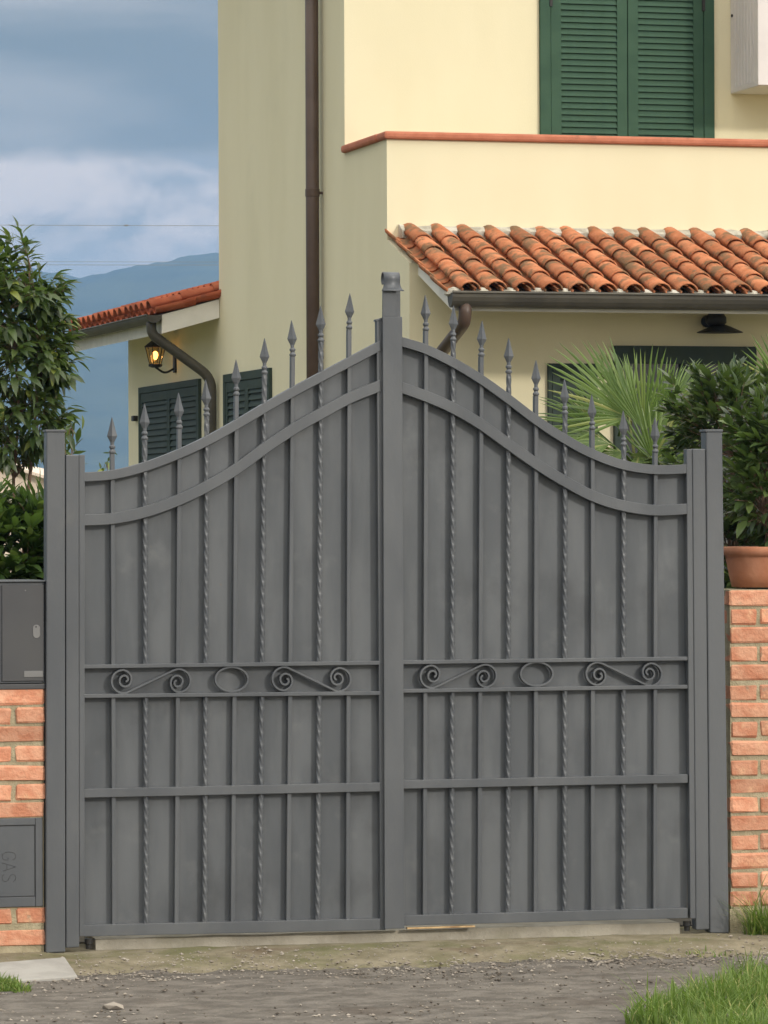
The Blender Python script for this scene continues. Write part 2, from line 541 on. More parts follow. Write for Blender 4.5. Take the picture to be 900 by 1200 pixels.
def straight_bar(parent, u0, v0, u1, v1, y=0.002, name='bar'):
    (xa, za), (xb, zb) = lp(u0, v0), lp(u1, v1)
    h = BAR / 2
    b = MB().prism([(xa - h, za), (xa + h, za), (xb + h, zb), (xb - h, zb)], y, BARD + 0.001)
    return b.build(name, M['gate'], parent, 0.0015, seg=1), (xa, za), (xb, zb)


def twisted_bar(parent, u0, v0, u1, v1, y=0.002):
    (xa, za), (xb, zb) = lp(u0, v0), lp(u1, v1)
    L = za - zb
    nring = int(L / 0.0055)
    vs, fs = [], []
    cs = []
    for sx, sy in ((1, 1), (-1, 1), (-1, -1), (1, -1)):       # square with softened corners
        cs += [(sx, sy * 0.72), (sx * 0.72, sy)] if sx * sy < 0 else [(sx * 0.72, sy), (sx, sy * 0.72)]
    cs.sort(key=lambda c: math.atan2(c[1], c[0]))
    k = len(cs)
    hh = BAR * 0.52
    for i in range(nring + 1):
        t = i / nring
        a = -2 * math.pi * (L * t) / 0.195
        e = min(1.0, min(t, 1 - t) * L / 0.03)
        cx, cz = xb + (xa - xb) * t, zb + L * t
        for c in cs:
            vs.append((cx + hh * (c[0] * math.cos(a) - c[1] * math.sin(a)), y + BAR / 2 + hh * (c[0] * math.sin(a) + c[1] * math.cos(a)), cz))
    for i in range(nring):
        for q in range(k):
            fs.append((i * k + q, i * k + (q + 1) % k, (i + 1) * k + (q + 1) % k, (i + 1) * k + q))
    b = MB().add(vs, fs)
    return b.build('twisted_bar', M['gate'], parent), (xa, za), (xb, zb)


# spear finial: knob collar, neck and a four-sided faceted blade; origin at its foot
fm = MB()
fm.lathe([(0.0085, 0.0), (0.0135, 0.004), (0.0140, 0.010), (0.0100, 0.015), (0.0085, 0.020), (0.0125, 0.025), (0.0125, 0.031), (0.0080, 0.036), (0.0075, 0.048)], 10)
rings = [(0.0075, 0.006, 0.044), (0.0105, 0.0075, 0.052), (0.0205, 0.0115, 0.072), (0.0195, 0.011, 0.077), (0.0125, 0.008, 0.102), (0.0055, 0.0045, 0.132), (0.001, 0.001, 0.148)]
vs, fs = [], []
for wx, wy, h in rings:
    vs += [(wx, 0, h), (0, -wy, h), (-wx, 0, h), (0, wy, h)]
for i in range(len(rings) - 1):
    for q in range(4):
        fs.append((i * 4 + q, i * 4 + (q + 1) % 4, i * 4 + 4 + (q + 1) % 4, i * 4 + 4 + q))
fs += [(3, 2, 1, 0)]
fm.add(vs, fs)
FINIAL = fm.mesh('finial')
FINIAL.materials.append(M['gate'])
FIN_H = 0.148


def sweep(parent, name, path, wide=0.0085, y0=-0.004, y1=0.022, closed=False, m=None):
    """flat bar on edge following a local (x, z) path"""
    n = len(path)
    tops, bots = [], []
    for i in range(n):
        a = path[(i - 1) % n] if closed or i > 0 else path[0]
        c = path[(i + 1) % n] if closed or i < n - 1 else path[-1]
        t = Vector((c[0] - a[0], c[1] - a[1])).normalized()
        nr = Vector((-t.y, t.x)) * wide / 2
        tops.append((path[i][0] + nr.x, path[i][1] + nr.y)); bots.append((path[i][0] - nr.x, path[i][1] - nr.y))
    if closed:
        tops.append(tops[0]); bots.append(bots[0])
    return MB().strip(tops, bots, y0, y1).build(name, m or M['gate'], parent, 0.0015, seg=1)


def scroll_path(u0, u1, vt, vb, mirror):
    """S-scroll in pixels: two spirals joined by a diagonal"""
    W, Hh = u1 - u0, vb - vt
    pts = []
    rads = [(0, 0.47), (90, 0.44), (180, 0.43), (270, 0.29), (360, 0.24), (450, 0.185), (540, 0.165), (630, 0.12), (700, 0.07)]
    cx, cy = 0.165 * W, 0.50 * Hh
    sp = []
    for a in range(-24, 700, 12):
        aa = max(a, 0)
        for (a0, r0), (a1, r1) in zip(rads, rads[1:]):
            if a0 <= aa <= a1:
                r = r0 + (r1 - r0) * (aa - a0) / (a1 - a0)
                break
        ang = R(90 + a)               # 90 deg = downwards in the picture; grows clockwise
        drift = min(1.0, max(0, aa - 120) / 400)
        sp.append((cx + r * Hh * math.cos(ang) - 0.02 * W * 0 + 0.02 * W * drift, cy + r * Hh * math.sin(ang) - 0.05 * Hh * drift))
    first = sp[::-1]
    second = [(W - x, Hh - y) for x, y in sp]
    pts = first + second
    out = []
    for x, y in pts:
        if mirror:
            x = W - x
        out.append((u0 + x, vt + y))
    return out


def make_leaf(name, label, bars, top_u, top_l, hx, sx, parts):
    root = empty(name, GATE.o, GATE.ang)
    tag(root, label, 'gate', 'two halves of the driveway gate')
    return root


LT_U = [(98, 553.5), (133, 550.6), (170.7, 541), (210, 526), (244, 510), (278, 491), (311, 471.5), (343, 453.5), (376, 436), (410, 418), (446, 399)]
LT_L = [(98, 603), (133, 601), (170.7, 593), (210, 578.6), (244, 562), (276, 542.7), (309, 518.5), (343, 496), (376, 477.5), (408.6, 460), (446, 445)]
RT_U = [(470, 394.5), (499.7, 403.6), (532, 419), (564.6, 438.5), (597, 461.5), (630, 486.7), (663, 508.6), (695, 526), (731.6, 539.4), (769, 545), (806, 544)]
RT_L = [(470, 447), (500, 457.7), (530, 470.5), (563.7, 489.5), (596, 512.5), (630, 536.6), (662, 556.6), (696.6, 575), (730, 586), (768, 591.6), (806, 590)]


def curve_rail(parent, pts, thick, y0, y1):
    c = spline([lp(u, v, y0) for u, v in pts], 8)
    tops, bots = [], []
    for i, p in enumerate(c):
        t = (c[min(i + 1, len(c) - 1)] - c[max(i - 1, 0)]).normalized()
        nr = Vector((t.y, -t.x))
        tops.append(tuple(p)); bots.append(tuple(p + nr * thick))
    for e in (0, -1):                  # plumb ends
        bots[e] = (tops[e][0], bots[e][1])
    return MB().strip(tops, bots, y0, y1).build('curved_rail', M['gate'], parent, 0.002, seg=1)


def at_u(pts, u):
    c = spline(pts, 8)
    for a, b in zip(c, c[1:]):
        if a.x <= u <= b.x:
            return a.y + (b.y - a.y) * (u - a.x) / max(1e-6, b.x - a.x)
    return c[-1].y


def build_leaf(root, bars, TU, TL, ul, ur, band, mid, bot):
    """bars: (u_top, v_tip, u_bottom); band/mid/bot: ((v_left, v_right) of upper edges ..., thickness px)"""
    lerp = lambda pr, u: pr[0] + (pr[1] - pr[0]) * (u - ul) / (ur - ul)
    # sheet metal behind the bars
    c = spline([lp(u, v + 4, 0.0325) for u, v in TU], 6)
    foot = [lp(ur, bot[0][1] + bot[1] - 3, 0.02), lp(ul, bot[0][0] + bot[1] - 3, 0.02)]
    MB().prism([tuple(p) for p in c] + foot, 0.0325, 0.0355).build('panel', M['panel'], root)
    curve_rail(root, TU, 0.038, -0.010, 0.0323)
    curve_rail(root, TL, 0.045, -0.010, 0.0323)
    def rail(name, e, th, y0, y1=0.0323):
        return gquad(name, [(ul, e[0]), (ur, e[1]), (ur, e[1] + th), (ul, e[0] + th)], y0, y1, M['gate'], root, 0.002)
    rail('band_rail', band[0], 4.6, -0.0075)
    rail('band_rail', band[1], 4.6, -0.0075)
    rail('middle_rail', mid[0], mid[1], -0.008)
    rail('bottom_rail', bot[0], bot[1], -0.011, 0.038)
    for i, (ut, vt, ub) in enumerate(bars):
        tw = i % 2 == 1
        mk = twisted_bar if tw else straight_bar
        vb_top = lerp(band[0], ut) + 2
        # upper piece: band up through both curved rails to the finial foot
        f = lambda v: ut + (ub - ut) * (v - vt) / (1080 - vt)
        foot_v = vt + FIN_H / (GATE.o - CAM).length * F * 0.985
        o, top, _ = mk(root, f(foot_v), foot_v, f(vb_top), vb_top)
        fo = link('finial', FINIAL, None, o, (top[0], 0.002 + BAR / 2, top[1] - 0.002), (rnd.uniform(-.03, .03), rnd.uniform(-.03, .03), rnd.uniform(-0.25, 0.25)))
        vb = lerp(band[1], ub) + 3
        mk(root, f(vb), vb, f(lerp(bot[0], ub)), lerp(bot[0], ub) + 2)


# -------- half with the letterbox pillar on its hinge side
LB = [(132, 489, 134), (170, 473, 172), (211, 460, 207), (243, 445, 240.5), (278, 421, 273), (311, 396, 305), (344, 375, 338), (377, 358, 373), (410, 343, 408)]
left = empty('gate_leaf', GATE.o, GATE.ang)
tag(left, 'dark grey iron gate half hinged beside the brick pillar with the gas door', 'gate', 'two halves of the driveway gate')
build_leaf(left, LB, LT_U, LT_L, 98, 446, ((779, 774.5), (813.5, 810)), ((924.5, 917), 10.5), ((1084, 1076.5), 13.5))
gquad('hinge_stile', [(77, 533), (92.5, 533), (93, 1110), (77.5, 1111)], -0.016, 0.045, M['gate'], left, 0.004)
gquad('frame_stile', [(92.6, 533), (99.5, 533), (99, 1097), (93.1, 1097)], -0.012, 0.03, M['gate'], left, 0.002)
gquad('meeting_stile', [(441.5, 376), (448.5, 374), (452, 1090), (446, 1090)], -0.006, 0.03, M['gate'], left, 0.002)
gquad('stile_lid', [(440.6, 374.2), (448.5, 372), (448.5, 374), (440.6, 376.6)], -0.009, 0.034, M['gate'], left, 0.001)
for (a, b_, mir) in ((128, 226, False), (316.5, 413.5, True)):
    vt = 783.2 - (a - 128) / 300 * 3.6
    sweep(left, 'scroll', [lp(*p) for p in scroll_path(a, b_, vt, vt + 30.2, mir)])
sweep(left, 'oval_ring', [lp(271.5 + 19 * math.cos(t), 796.2 + 14.3 * math.sin(t)) for t in np.linspace(0, 2 * math.pi, 40, endpoint=False)], closed=True)
x, z = lp(104.5, 1104)
MB().lathe([(0.012, z - 0.028), (0.012, z - 0.01), (0.017, z - 0.008), (0.017, z + 0.012)], 12, (x, 0.012, 0)).build('pivot', M['black'], left)

# -------- half with the cover strip
RB = [(500, 345, 498), (532, 357, 530), (565, 375, 562), (597, 395, 596), (629, 421, 628), (663, 443, 662.5), (695, 461, 695), (732, 480, 731), (769, 488, 768)]
right = empty('gate_leaf', GATE.o, GATE.ang)
tag(right, 'dark grey iron gate half carrying the tall centre strip, nearer the potted shrub', 'gate', 'two halves of the driveway gate')
build_leaf(right, RB, RT_U, RT_L, 470, 806, ((774, 769.5), (807.5, 802.5)), ((914.5, 907.5), 10.0), ((1073, 1064), 12.0))
gquad('frame_stile', [(804.5, 526.5), (811, 526.5), (815.5, 1076.5), (809, 1076.5)], -0.012, 0.03, M['gate'], right, 0.002)
gquad('hinge_stile', [(811.5, 526), (826.8, 526), (831.5, 1089), (815.8, 1090)], -0.016, 0.045, M['gate'], right, 0.004)
gquad('cover_strip', [(448.5, 371), (471, 371), (474, 1088), (451, 1089)], -0.026, -0.0085, M['gate'], right, 0.002)
gquad('meeting_stile', [(463, 371.5), (471.5, 371.5), (474, 1086), (466, 1086)], -0.008, 0.03, M['gate'], right, 0.002)
gquad('strip_extension', [(448.6, 338), (464.2, 338), (464.2, 371), (448.6, 371)], -0.0245, -0.012, M['gate'], right, 0.001)
gquad('rear_stop', [(460, 336), (469.2, 336), (469.4, 371.3), (460, 371.3)], 0.012, 0.05, M['gate'], right, 0.002)
# rolled cap: flared skirt and a rolled sheet on top
cx0, cz0 = lp(448, 341); cx1, _ = lp(467, 341); _, cz1 = lp(450, 318)
prof = []
for i in range(15):                    # sheet seen from the side: lip in front, sweeping up and over into a roll
    pass
capm = MB()
side = [(-0.044, 0.000), (-0.036, 0.006), (-0.030, 0.016), (-0.0285, 0.030)]
side += [(-0.0035 - 0.027 * math.cos(R(a)), 0.050 + 0.027 * math.sin(R(a))) for a in range(-15, 250, 15)]
tops = side
thin = []
n = len(side)
for i, p in enumerate(side):
    a, c = side[max(i - 1, 0)], side[min(i + 1, n - 1)]
    t = Vector((c[0] - a[0], c[1] - a[1])).normalized()
    thin.append((p[0] + t.y * 0.003, p[1] - t.x * 0.003))
vs, fs = [], []
for i in range(n):
    fl = 0.013 if i == 0 else 0.007 if i == 1 else 0.003 if i == 2 else 0.0
    for (yy, zz) in (side[i], thin[i]):
        vs += [(cx0 - fl, yy, cz0 + zz), (cx1 + fl, yy, cz0 + zz)]
for i in range(n - 1):
    a, b_ = 4 * i, 4 * i + 4
    fs += [(a, a + 1, b_ + 1, b_), (a + 2, b_ + 2, b_ + 3, a + 3), (a, b_, b_ + 2, a + 2), (a + 1, a + 3, b_ + 3, b_ + 1)]
fs += [(0, 2, 3, 1), (4 * n - 4, 4 * n - 3, 4 * n - 1, 4 * n - 2)]
capm.add(vs, fs)
capm.build('rolled_cap', M['gate'], right, smooth=True)
for (a, b_, mir) in ((490, 584.5, False), (684.5, 778, True)):
    vt = 778.0 - (a - 490) / 300 * 3.9
    sweep(right, 'scroll', [lp(*p) for p in scroll_path(a, b_, vt, vt + 29.2, mir)])
sweep(right, 'oval_ring', [lp(629 + 18.8 * math.cos(t), 790.0 + 13.9 * math.sin(t)) for t in np.linspace(0, 2 * math.pi, 40, endpoint=False)], closed=True)
x, z = lp(806, 1083)
MB().lathe([(0.012, z - 0.028), (0.012, z - 0.01), (0.017, z - 0.008), (0.017, z + 0.012)], 12, (x, 0.012, 0)).build('pivot', M['black'], right)


def gate_post(label, poly, cap):
    p = empty('gate_post', GATE.o, GATE.ang)
    tag(p, label, 'post', 'two outer gate posts')
    gquad('post_tube', poly, -0.02, 0.055, M['gate'], p, 0.005)
    gquad('post_cap', cap, -0.024, 0.059, M['gate'], p, 0.0015)
    return p


gate_post('square grey steel gate post against the brick pillar with the gas door',
          [(54.5, 506), (76.2, 506), (76.8, 1116), (53.8, 1117)], [(53.6, 503.4), (77, 503.4), (77, 506), (53.6, 506)])
gate_post('square grey steel gate post against the brick wall with the terracotta pot',
          [(827.4, 506), (846.6, 506), (854.5, 1093.5), (832.2, 1093.5)], [(826.6, 503.2), (847.4, 503.2), (847.4, 506), (826.6, 506)])

# concrete threshold under the gate and the batten lying on it
(xa, za), (xb, _) = lp(112, 1106, 0.03), lp(700, 1090, 0.03)
(xc, _) = lp(796, 1080, 0.03)
t_ = MB()
ptsx = np.linspace(xa, xc, 46)
vs = []
for x in ptsx:
    h = 0.045 + 0.006 * mnoise.noise(Vector((x * 5, 0, 0)))
    y = 0.030 + 0.012 * mnoise.noise(Vector((x * 4, 3, 0)))
    vs += [(x, y - 0.012, -0.03), (x, y, h), (x, 0.30, h), (x, 0.30, -0.03)]
n = len(ptsx)
fs = [(0, 1, 2, 3), (4 * n - 1, 4 * n - 2, 4 * n - 3, 4 * n - 4)]
for i in range(n - 1):
    for k in range(4):
        fs.append((4 * i + k, 4 * i + 4 + k, 4 * i + 4 + (k + 1) % 4, 4 * i + (k + 1) % 4))
t_.add(vs, fs)
th = t_.build('threshold_kerb', M['concrete'])
th.location = GATE.o; th.rotation_euler = (0, 0, GATE.ang)
tag(th, kind='structure')

(xa, za), (xb, zb) = lp(478, 1087, -0.03), lp(558, 1084, -0.03)
b = MB().box(0, xb - xa, -0.012, 0.012, 0, 0.007)
bt = b.build('wooden_batten', M['wood'], None, 0.002)
bt.location = GATE.m @ Vector((xa, -0.005, za - 0.009)); bt.rotation_euler = (0, math.atan2(za - zb, xb - xa) * 0.3, GATE.ang)
tag(bt, 'thin pale wooden batten lying under the gate beside the centre strip', 'batten')

# ================================================================ brick walls beside the gate
def brick_mesh(L, Hh, D, seed):
    """brick with worn edges: a box with chamfered rims, front towards -y"""
    q = random.Random(seed)
    c = 0.006
    b = bmesh.new()
    bmesh.ops.create_cube(b, size=1.0)
    for v in b.verts:
        v.co = Vector((v.co.x * L, v.co.y * D, v.co.z * Hh))
    bmesh.ops.bevel(b, geom=list(b.edges), offset=c, segments=1, affect='EDGES', clamp_overlap=True)
    for v in b.verts:
        v.co += Vector((q.uniform(-.004, .004), q.uniform(-.0025, .0025), q.uniform(-.004, .004)))
    me = bpy.data.meshes.new('brick')
    b.to_mesh(me); b.free()
    me.materials.append(M['brick'])
    return me


BH = 0.0625
STR = [brick_mesh(0.25, BH, 0.12, s) for s in range(5)]
HEAD = [brick_mesh(0.118, BH, 0.12, 20 + s) for s in range(5)]


def lay(parent, xpos, z, kind, jit=0.004):
    me = rnd.choice(STR if kind else HEAD)
    return link('brick', me, None, parent,
                (xpos, 0.06 + rnd.uniform(-.004, .003), z + rnd.uniform(-.0015, .0015)),
                (rnd.choice((0, math.pi)), rnd.uniform(-.006, .006), rnd.uniform(-.012, .012)))


# pillar left of the gate
lw = empty('brick_pillar', GATE.o, GATE.ang)
tag(lw, 'orange brick pillar with grey gas door, below the dark grey metal letterbox cabinet', 'brick wall')
xr = lp(52, 900)[0]
xl = xr - 0.95
zt = lp(30, 808)[1]
g_top, g_bot = lp(30, 958.5)[1], lp(30, 1063)[1]
gx1 = lp(50.5, 1000)[0]
gx0 = gx1 - 0.36
core = MB()
core.box(xl, gx0, 0.007, 0.40, 0.0 - 0.06, zt)
core.box(gx1, xr - 0.003, 0.007, 0.40, -0.06, zt)
core.box(gx0, gx1, 0.007, 0.40, g_top, zt)
core.box(gx0, gx1, 0.007, 0.40, -0.06, g_bot)
core.box(gx0, gx1, 0.12, 0.40, g_bot, g_top)
core.build('mortar_core', M['mortar'], lw)
rows = [(816.5, 1), (839, 0), (861, 1), (883.5, 0), (906.5, 1), (928, 0), (949, 1), (1073.5, 0), (1099, 1)]
for v, long_ in rows:
    z = lp(30, v)[1]
    if long_:
        xx = xr
        for k in range(4):
            lay(lw, xx - 0.125, z, 1); xx -= 0.262
    else:
        xx = xr
        for k in range(7):
            lay(lw, xx - 0.055 if k == 0 else xx - 0.059, z, 0); xx -= 0.132
zz = g_top - 0.08
while zz > g_bot + 0.03:              # courses beyond the gas door
    lay(lw, gx0 - 0.13, zz, 1); lay(lw, gx0 - 0.395, zz, 1); zz -= 0.076
# coping ledge under the cabinet
MB().box(xl, xr + 0.004, -0.004, 0.40, zt + 0.001, lp(30, 801.5)[1]).build('ledge', M['cabinet'], lw, 0.003)
# gas door
gd = MB().prism([(gx0, g_bot), (gx1, g_bot), (gx1, g_top), (gx0, g_top)], 0.004, 0.118)
gdo = gd.build('gas_door', M['cabinet'], lw, 0.003)
ix1, iz1 = lp(41.3, 966.5); _, iz0 = lp(41.3, 1051)
ix0 = gx0 + (gx1 - ix1)
for (a0, a1, c0, c1) in ((gx0 + 0.002, ix0, g_bot + 0.002, g_top - 0.002), (ix1, gx1 - 0.002, g_bot + 0.002, g_top - 0.002), (ix0, ix1, iz1, g_top - 0.002), (ix0, ix1, g_bot + 0.002, iz0)):
    MB().box(a0 + 0.0006, a1 - 0.0006, -0.003, 0.0039, c0, c1).build('door_frame', M['gate'], gdo, 0.0012, seg=1)
MB().box(ix0 + 0.004, ix1 - 0.004, 0.000, 0.0038, iz0 + 0.004, iz1 - 0.004).build('door_leaf', M['gate'], gdo, 0.001, seg=1)


def stroke_letters(word):
    """upright stroke letters on a 1 x 1.4 cell"""
    G = [(0.95, 1.12), (0.8, 1.33), (0.5, 1.4), (0.2, 1.28), (0.03, 0.95), (0.0, 0.6), (0.06, 0.3), (0.25, 0.07), (0.5, 0.0), (0.78, 0.06), (0.95, 0.25), (0.97, 0.6), (0.6, 0.6)]
    A1 = [(0.0, 0.0), (0.5, 1.4), (1.0, 0.0)]
    A2 = [(0.2, 0.48), (0.8, 0.48)]
    S = [(0.93, 1.15), (0.75, 1.35), (0.5, 1.4), (0.22, 1.33), (0.08, 1.1), (0.2, 0.85), (0.5, 0.72), (0.82, 0.58), (0.95, 0.33), (0.8, 0.08), (0.5, 0.0), (0.2, 0.06), (0.05, 0.25)]
    return {'G': [G], 'A': [A1, A2], 'S': [S]}[word]


(lx0, lz0), (lx1, lz1) = lp(2.5, 997), lp(18.5, 1035)
hcap = lx1 - lx0                       # letters turned a quarter clockwise: tops towards the right
cell = (lz0 - lz1) / 3.0
for i, ch in enumerate('GAS'):
    lm = MB()
    for st in stroke_letters(ch):
        path = []
        for (px, pz) in st:
            X = lx0 + hcap * pz / 1.4
            Z = lz0 - cell * (i + 0.12 + 0.76 * px)
            path.append((X, Z))
        for (p, q) in zip(path, path[1:]):           # punched dots along the stroke
            Ls = math.hypot(q[0] - p[0], q[1] - p[1])
            kk = max(1, round(Ls / 0.0046))
            for k in range(kk):
                X, Z = p[0] + (q[0] - p[0]) * k / kk, p[1] + (q[1] - p[1]) * k / kk
                lm.lathe([(0.0017, 0.0005), (0.0015, -0.0008), (0.0006, -0.0014)], 6, (X, 0.0, Z), 'Y')
    lm.build('letter', M['letter'], gdo)

# steel letterbox cabinet on the pillar
cb = empty('letterbox_cabinet', GATE.o, GATE.ang)
tag(cb, 'dark grey steel letterbox cabinet standing on the brick pillar beside the gate', 'cabinet')
cz0, cz1 = lp(30, 801)[1], lp(30, 682)[1]
cxr = lp(52.5, 740)[0]
MB().box(xl + 0.05, cxr, 0.004, 0.36, cz0 + 0.0005, cz1).build('cabinet_body', M['gate'], cb, 0.003)
dx1, dx0 = lp(51.0, 740)[0], lp(2.2, 740)[0]
doors = []
for k in range(2):
    a1 = dx1 - k * (dx1 - dx0 + 0.010)
    a0 = a1 - (dx1 - dx0)
    dz0, dz1 = lp(30, 798)[1], lp(30, 685.5)[1]
    dd = MB().box(a0, a1, -0.004, 0.0036, dz0, dz1).build('cabinet_door', M['cabinet'], cb, 0.0012, seg=1)
    sx, sz = lp(42.5, 740)
    sx -= k * (dx1 - dx0 + 0.010)
    ov = [(sx + 0.0145 * math.cos(t) * (1 if True else 1), sz + 0.0145 * math.sin(t) + (0.0125 if math.sin(t) > 0 else -0.0125)) for t in np.linspace(0, 2 * math.pi, 24, endpoint=False)]
    MB().prism(ov, -0.0065, -0.0041).build('lock_plate', M['plate'], dd, 0.0008, seg=1)
    hx, hz = lp(42, 734.5)
    hx -= k * (dx1 - dx0 + 0.010)
    MB().lathe([(0.003, -0.0064), (0.003, -0.0078), (0.001, -0.008)], 8, (hx, 0, hz), 'Y').build('keyhole', M['black'], dd)
    (p0, q0), (p1, q1) = lp(28, 793.5), lp(51, 786)
    sft = k * (dx1 - dx0 + 0.010)
    MB().box(p0 - sft, min(p1, dx1 - 0.004) - sft, -0.0062, -0.0041, q0, q1).build('name_plate', M['plate'], dd, 0.0006, seg=1)
    hx, hz = lp(29.5, 692)
    MB().lathe([(0.003, -0.0041), (0.003, -0.006), (0.001, -0.0065)], 8, (hx - sft, 0, hz), 'Y').build('rivet', M['plate'], dd)
MB().box(xl + 0.045, cxr + 0.004, -0.008, 0.365, cz1 + 0.0005, cz1 + 0.006).build('cabinet_lid', M['gate'], cb, 0.001, seg=1)

# wall right of the gate
rw = empty('brick_wall', GATE.o, GATE.ang)
tag(rw, 'orange brick garden wall with pale mortar under the terracotta pot', 'brick wall')
xl2 = lp(855.5, 880)[0]
zt2, zb2 = lp(875, 690)[1], lp(875, 1064)[1]
MB().box(xl2 + 0.004, xl2 + 1.5, 0.007, 0.34, -0.06, zt2 - 0.004).build('mortar_core', M['mortar'], rw)
MB().box(xl2 - 0.004, xl2 + 1.5, 0.0, 0.0065, -0.06, zb2 - 0.004).build('mortar_base', M['mortar'], rw, 0.002)
NR = 17
for k in range(NR):
    z = zt2 - (zt2 - zb2) * (k + 0.5) / NR
    xx = xl2 + rnd.uniform(0, 0.006)
    if k % 2 == 0 and k < NR - 1:
        for j in range(5):
            lay(rw, xx + 0.125, z, 1); xx += 0.262
    else:
        for j in range(11):
            lay(rw, xx + 0.059, z, 0); xx += 0.130

# ================================================================ the house
def hp(u, v, axis, val):
    return HOUSE.hit(u, v, axis, val)


house = empty('house', HOUSE.o, HOUSE.ang)
tag(house, 'cream yellow rendered two-storey house with balcony and green louvred shutters', 'house')
YG = hp(480, 400, 0, 0.0).y                 # ground floor front
YU = hp(404, 172, 0, 0.0).y                 # upper floor front, set back behind the balcony
YB = hp(256.5, 300, 0, 0.0).y               # rear edge of the tall block
YW = hp(150.5, 480, 0, 0.0).y               # rear end of the low wing
ZC = hp(470, 163.5, 1, 0.0).z               # top of the parapet below its coping
ZR0 = hp(470, 270, 1, 0.0).z                # porch roof against the parapet
e_ = hp(531, 338, 0, 0.065)
YE, ZE = e_.y, e_.z                         # porch eaves
slope = (ZR0 - ZE) / (0 - YE)
WX = 7.0
zroof = lambda y: ZE + slope * (y - YE)
hw = MB()
hw.prism([(YG, -0.1), (0.0, -0.1), (0.0, zroof(0) - 0.07), (YG, zroof(YG) - 0.07)], 0.0, WX, axis=0)
hw.build('porch_wall', M['wall'], house)
ZF = 3.5
wb = MB()
wb.box(0, WX, 0.0005, YB, -0.1, ZF)
wb.box(0, WX, 0.0005, 0.16, ZF, ZC)
wb.box(0, 0.16, 0.16, YU, ZF, ZC)
wb.box(0, WX, YU, YB, ZF, 7.6)
wb.build('wall', M['wall'], house)
ZW = hp(256.5, 352, 0, 0.0).z
w2 = MB()
w2.box(0.0, 5.0, YB + 0.001, YW, -0.1, ZW + 0.02)
w2.build('wing_wall', M['wall'], house)
MB().prism([(-0.5, 7.6), (WX + 0.5, 7.6), (WX + 0.5, 7.75), (WX / 2, 8.9), (-0.5, 7.75)], YU - 0.35, YB + 0.5, axis=1).build('roof', M['tile_red'], house)

# terracotta coping on the parapet, in lengths
CT, CH = 0.035, 0.058
xx = -0.03
k = 0
while xx < WX:
    L = 3.6
    MB().box(xx + 0.0015, xx + L - 0.0015, -CT, 0.16 + CT, ZC + 0.001, ZC + CH).build('coping', M['coping'], house, 0.018)
    xx += L
MB().box(-CT, 0.16 + CT, 0.16 + CT + 0.002, YU - 0.001, ZC + 0.001, ZC + CH).build('coping', M['coping'], house, 0.018)


# louvred shutter window lying on a wall plane: parts in a frame whose x runs along the wall and -y looks out
def shutter(parent, name, m, origin, ang, W_, z0, z1, leaves=2, fw=0.09, stile=0.075, pitch=0.047, proud=0.03, hinges=True, tops=None):
    root = bpy.data.objects.new(name, None); root.empty_display_size = 0.1
    col.objects.link(root); root.parent = parent
    root.location = origin; root.rotation_euler = (0, 0, ang)
    fr = MB()
    fr.box(0, fw, -proud, 0.002, z0, z1)
    fr.box(W_ - fw, W_, -proud, 0.002, z0, z1)
    fr.box(fw, W_ - fw, -proud, 0.002, z1 - fw, z1)
    fr.build('window_frame', m, root, 0.004)
    MB().box(fw, W_ - fw, -0.004, 0.0015, z0, z1 - fw).build('shade_sheet', M['green_shade'], root)  # flat dark sheet on the wall, painted as the shade between slats
    lw_ = (W_ - 2 * fw) / leaves
    for k in range(leaves):
        a0 = fw + k * lw_ + 0.003; a1 = fw + (k + 1) * lw_ - 0.003
        tz = z1 - fw - 0.003
        f2 = MB()
        y0, y1 = -proud + 0.007, -0.0045
        f2.box(a0, a0 + stile, y0, y1, z0 + 0.004, tz); f2.box(a1 - stile, a1, y0, y1, z0 + 0.004, tz)
        f2.box(a0 + stile, a1 - stile, y0, y1, tz - 0.08, tz); f2.box(a0 + stile, a1 - stile, y0, y1, z0 + 0.004, z0 + 0.12)
        f2.build('shutter_frame', m, root, 0.003)
        # slats
        zz = z0 + 0.12 + pitch * 0.5
        hw_ = (a1 - a0) / 2 - stile
        key = (round(hw_, 4), round(pitch, 4), m.name)
        if key not in SLATS:
            b = MB()
            tilt = R(50)
            dy, dz = 0.014 * math.cos(tilt), 0.031 * math.sin(tilt)
            b.prism([(-dy - 0.002, -dz), (-dy + 0.004, -dz - 0.001), (dy + 0.003, dz), (dy - 0.002, dz + 0.001)], -hw_, hw_, axis=0)
            me = b.mesh('slat'); me.materials.append(m)
            SLATS[key] = me
        while zz < tz - 0.08:
            link('slat', SLATS[key], None, root, ((a0 + a1) / 2, -proud + 0.0195, zz))
            zz += pitch
        if hinges:
            hx = a0 if k == 0 else a1
            for hz in (z0 + 0.22, z1 - 0.35):
                MB().box(hx - 0.012, hx + 0.012, -proud - 0.008, -proud + 0.012, hz - 0.05, hz + 0.05).build('hinge', M['black'], root, 0.003, seg=1)
    return root


SLATS = {}
p0, p1 = hp(632, 120, 1, YU), hp(836, 120, 1, YU)
shutter(house, 'balcony_shutter', M['green'], (p0.x, YU, 0), 0.0, p1.x - p0.x, ZF + 0.12, ZF + 2.55, fw=0.085, stile=0.083, pitch=0.0473)

# shutter on the wing (plane x = 0, looking left): local x runs from far to near
def side_shutter(name, u0, u1, vtop, h, m, fw=0.06, stile=0.055, pitch=0.055):
    a, b = hp(u0, vtop, 0, 0.0), hp(u1, vtop - 10, 0, 0.0)
    W_ = a.y - b.y
    z1 = hp((u0 + u1) / 2, vtop - 6, 0, 0.0).z
    return shutter(house, name, m, (0.0, a.y, 0), -math.pi / 2, W_, z1 - h, z1, fw=fw, stile=stile, pitch=pitch, hinges=False)


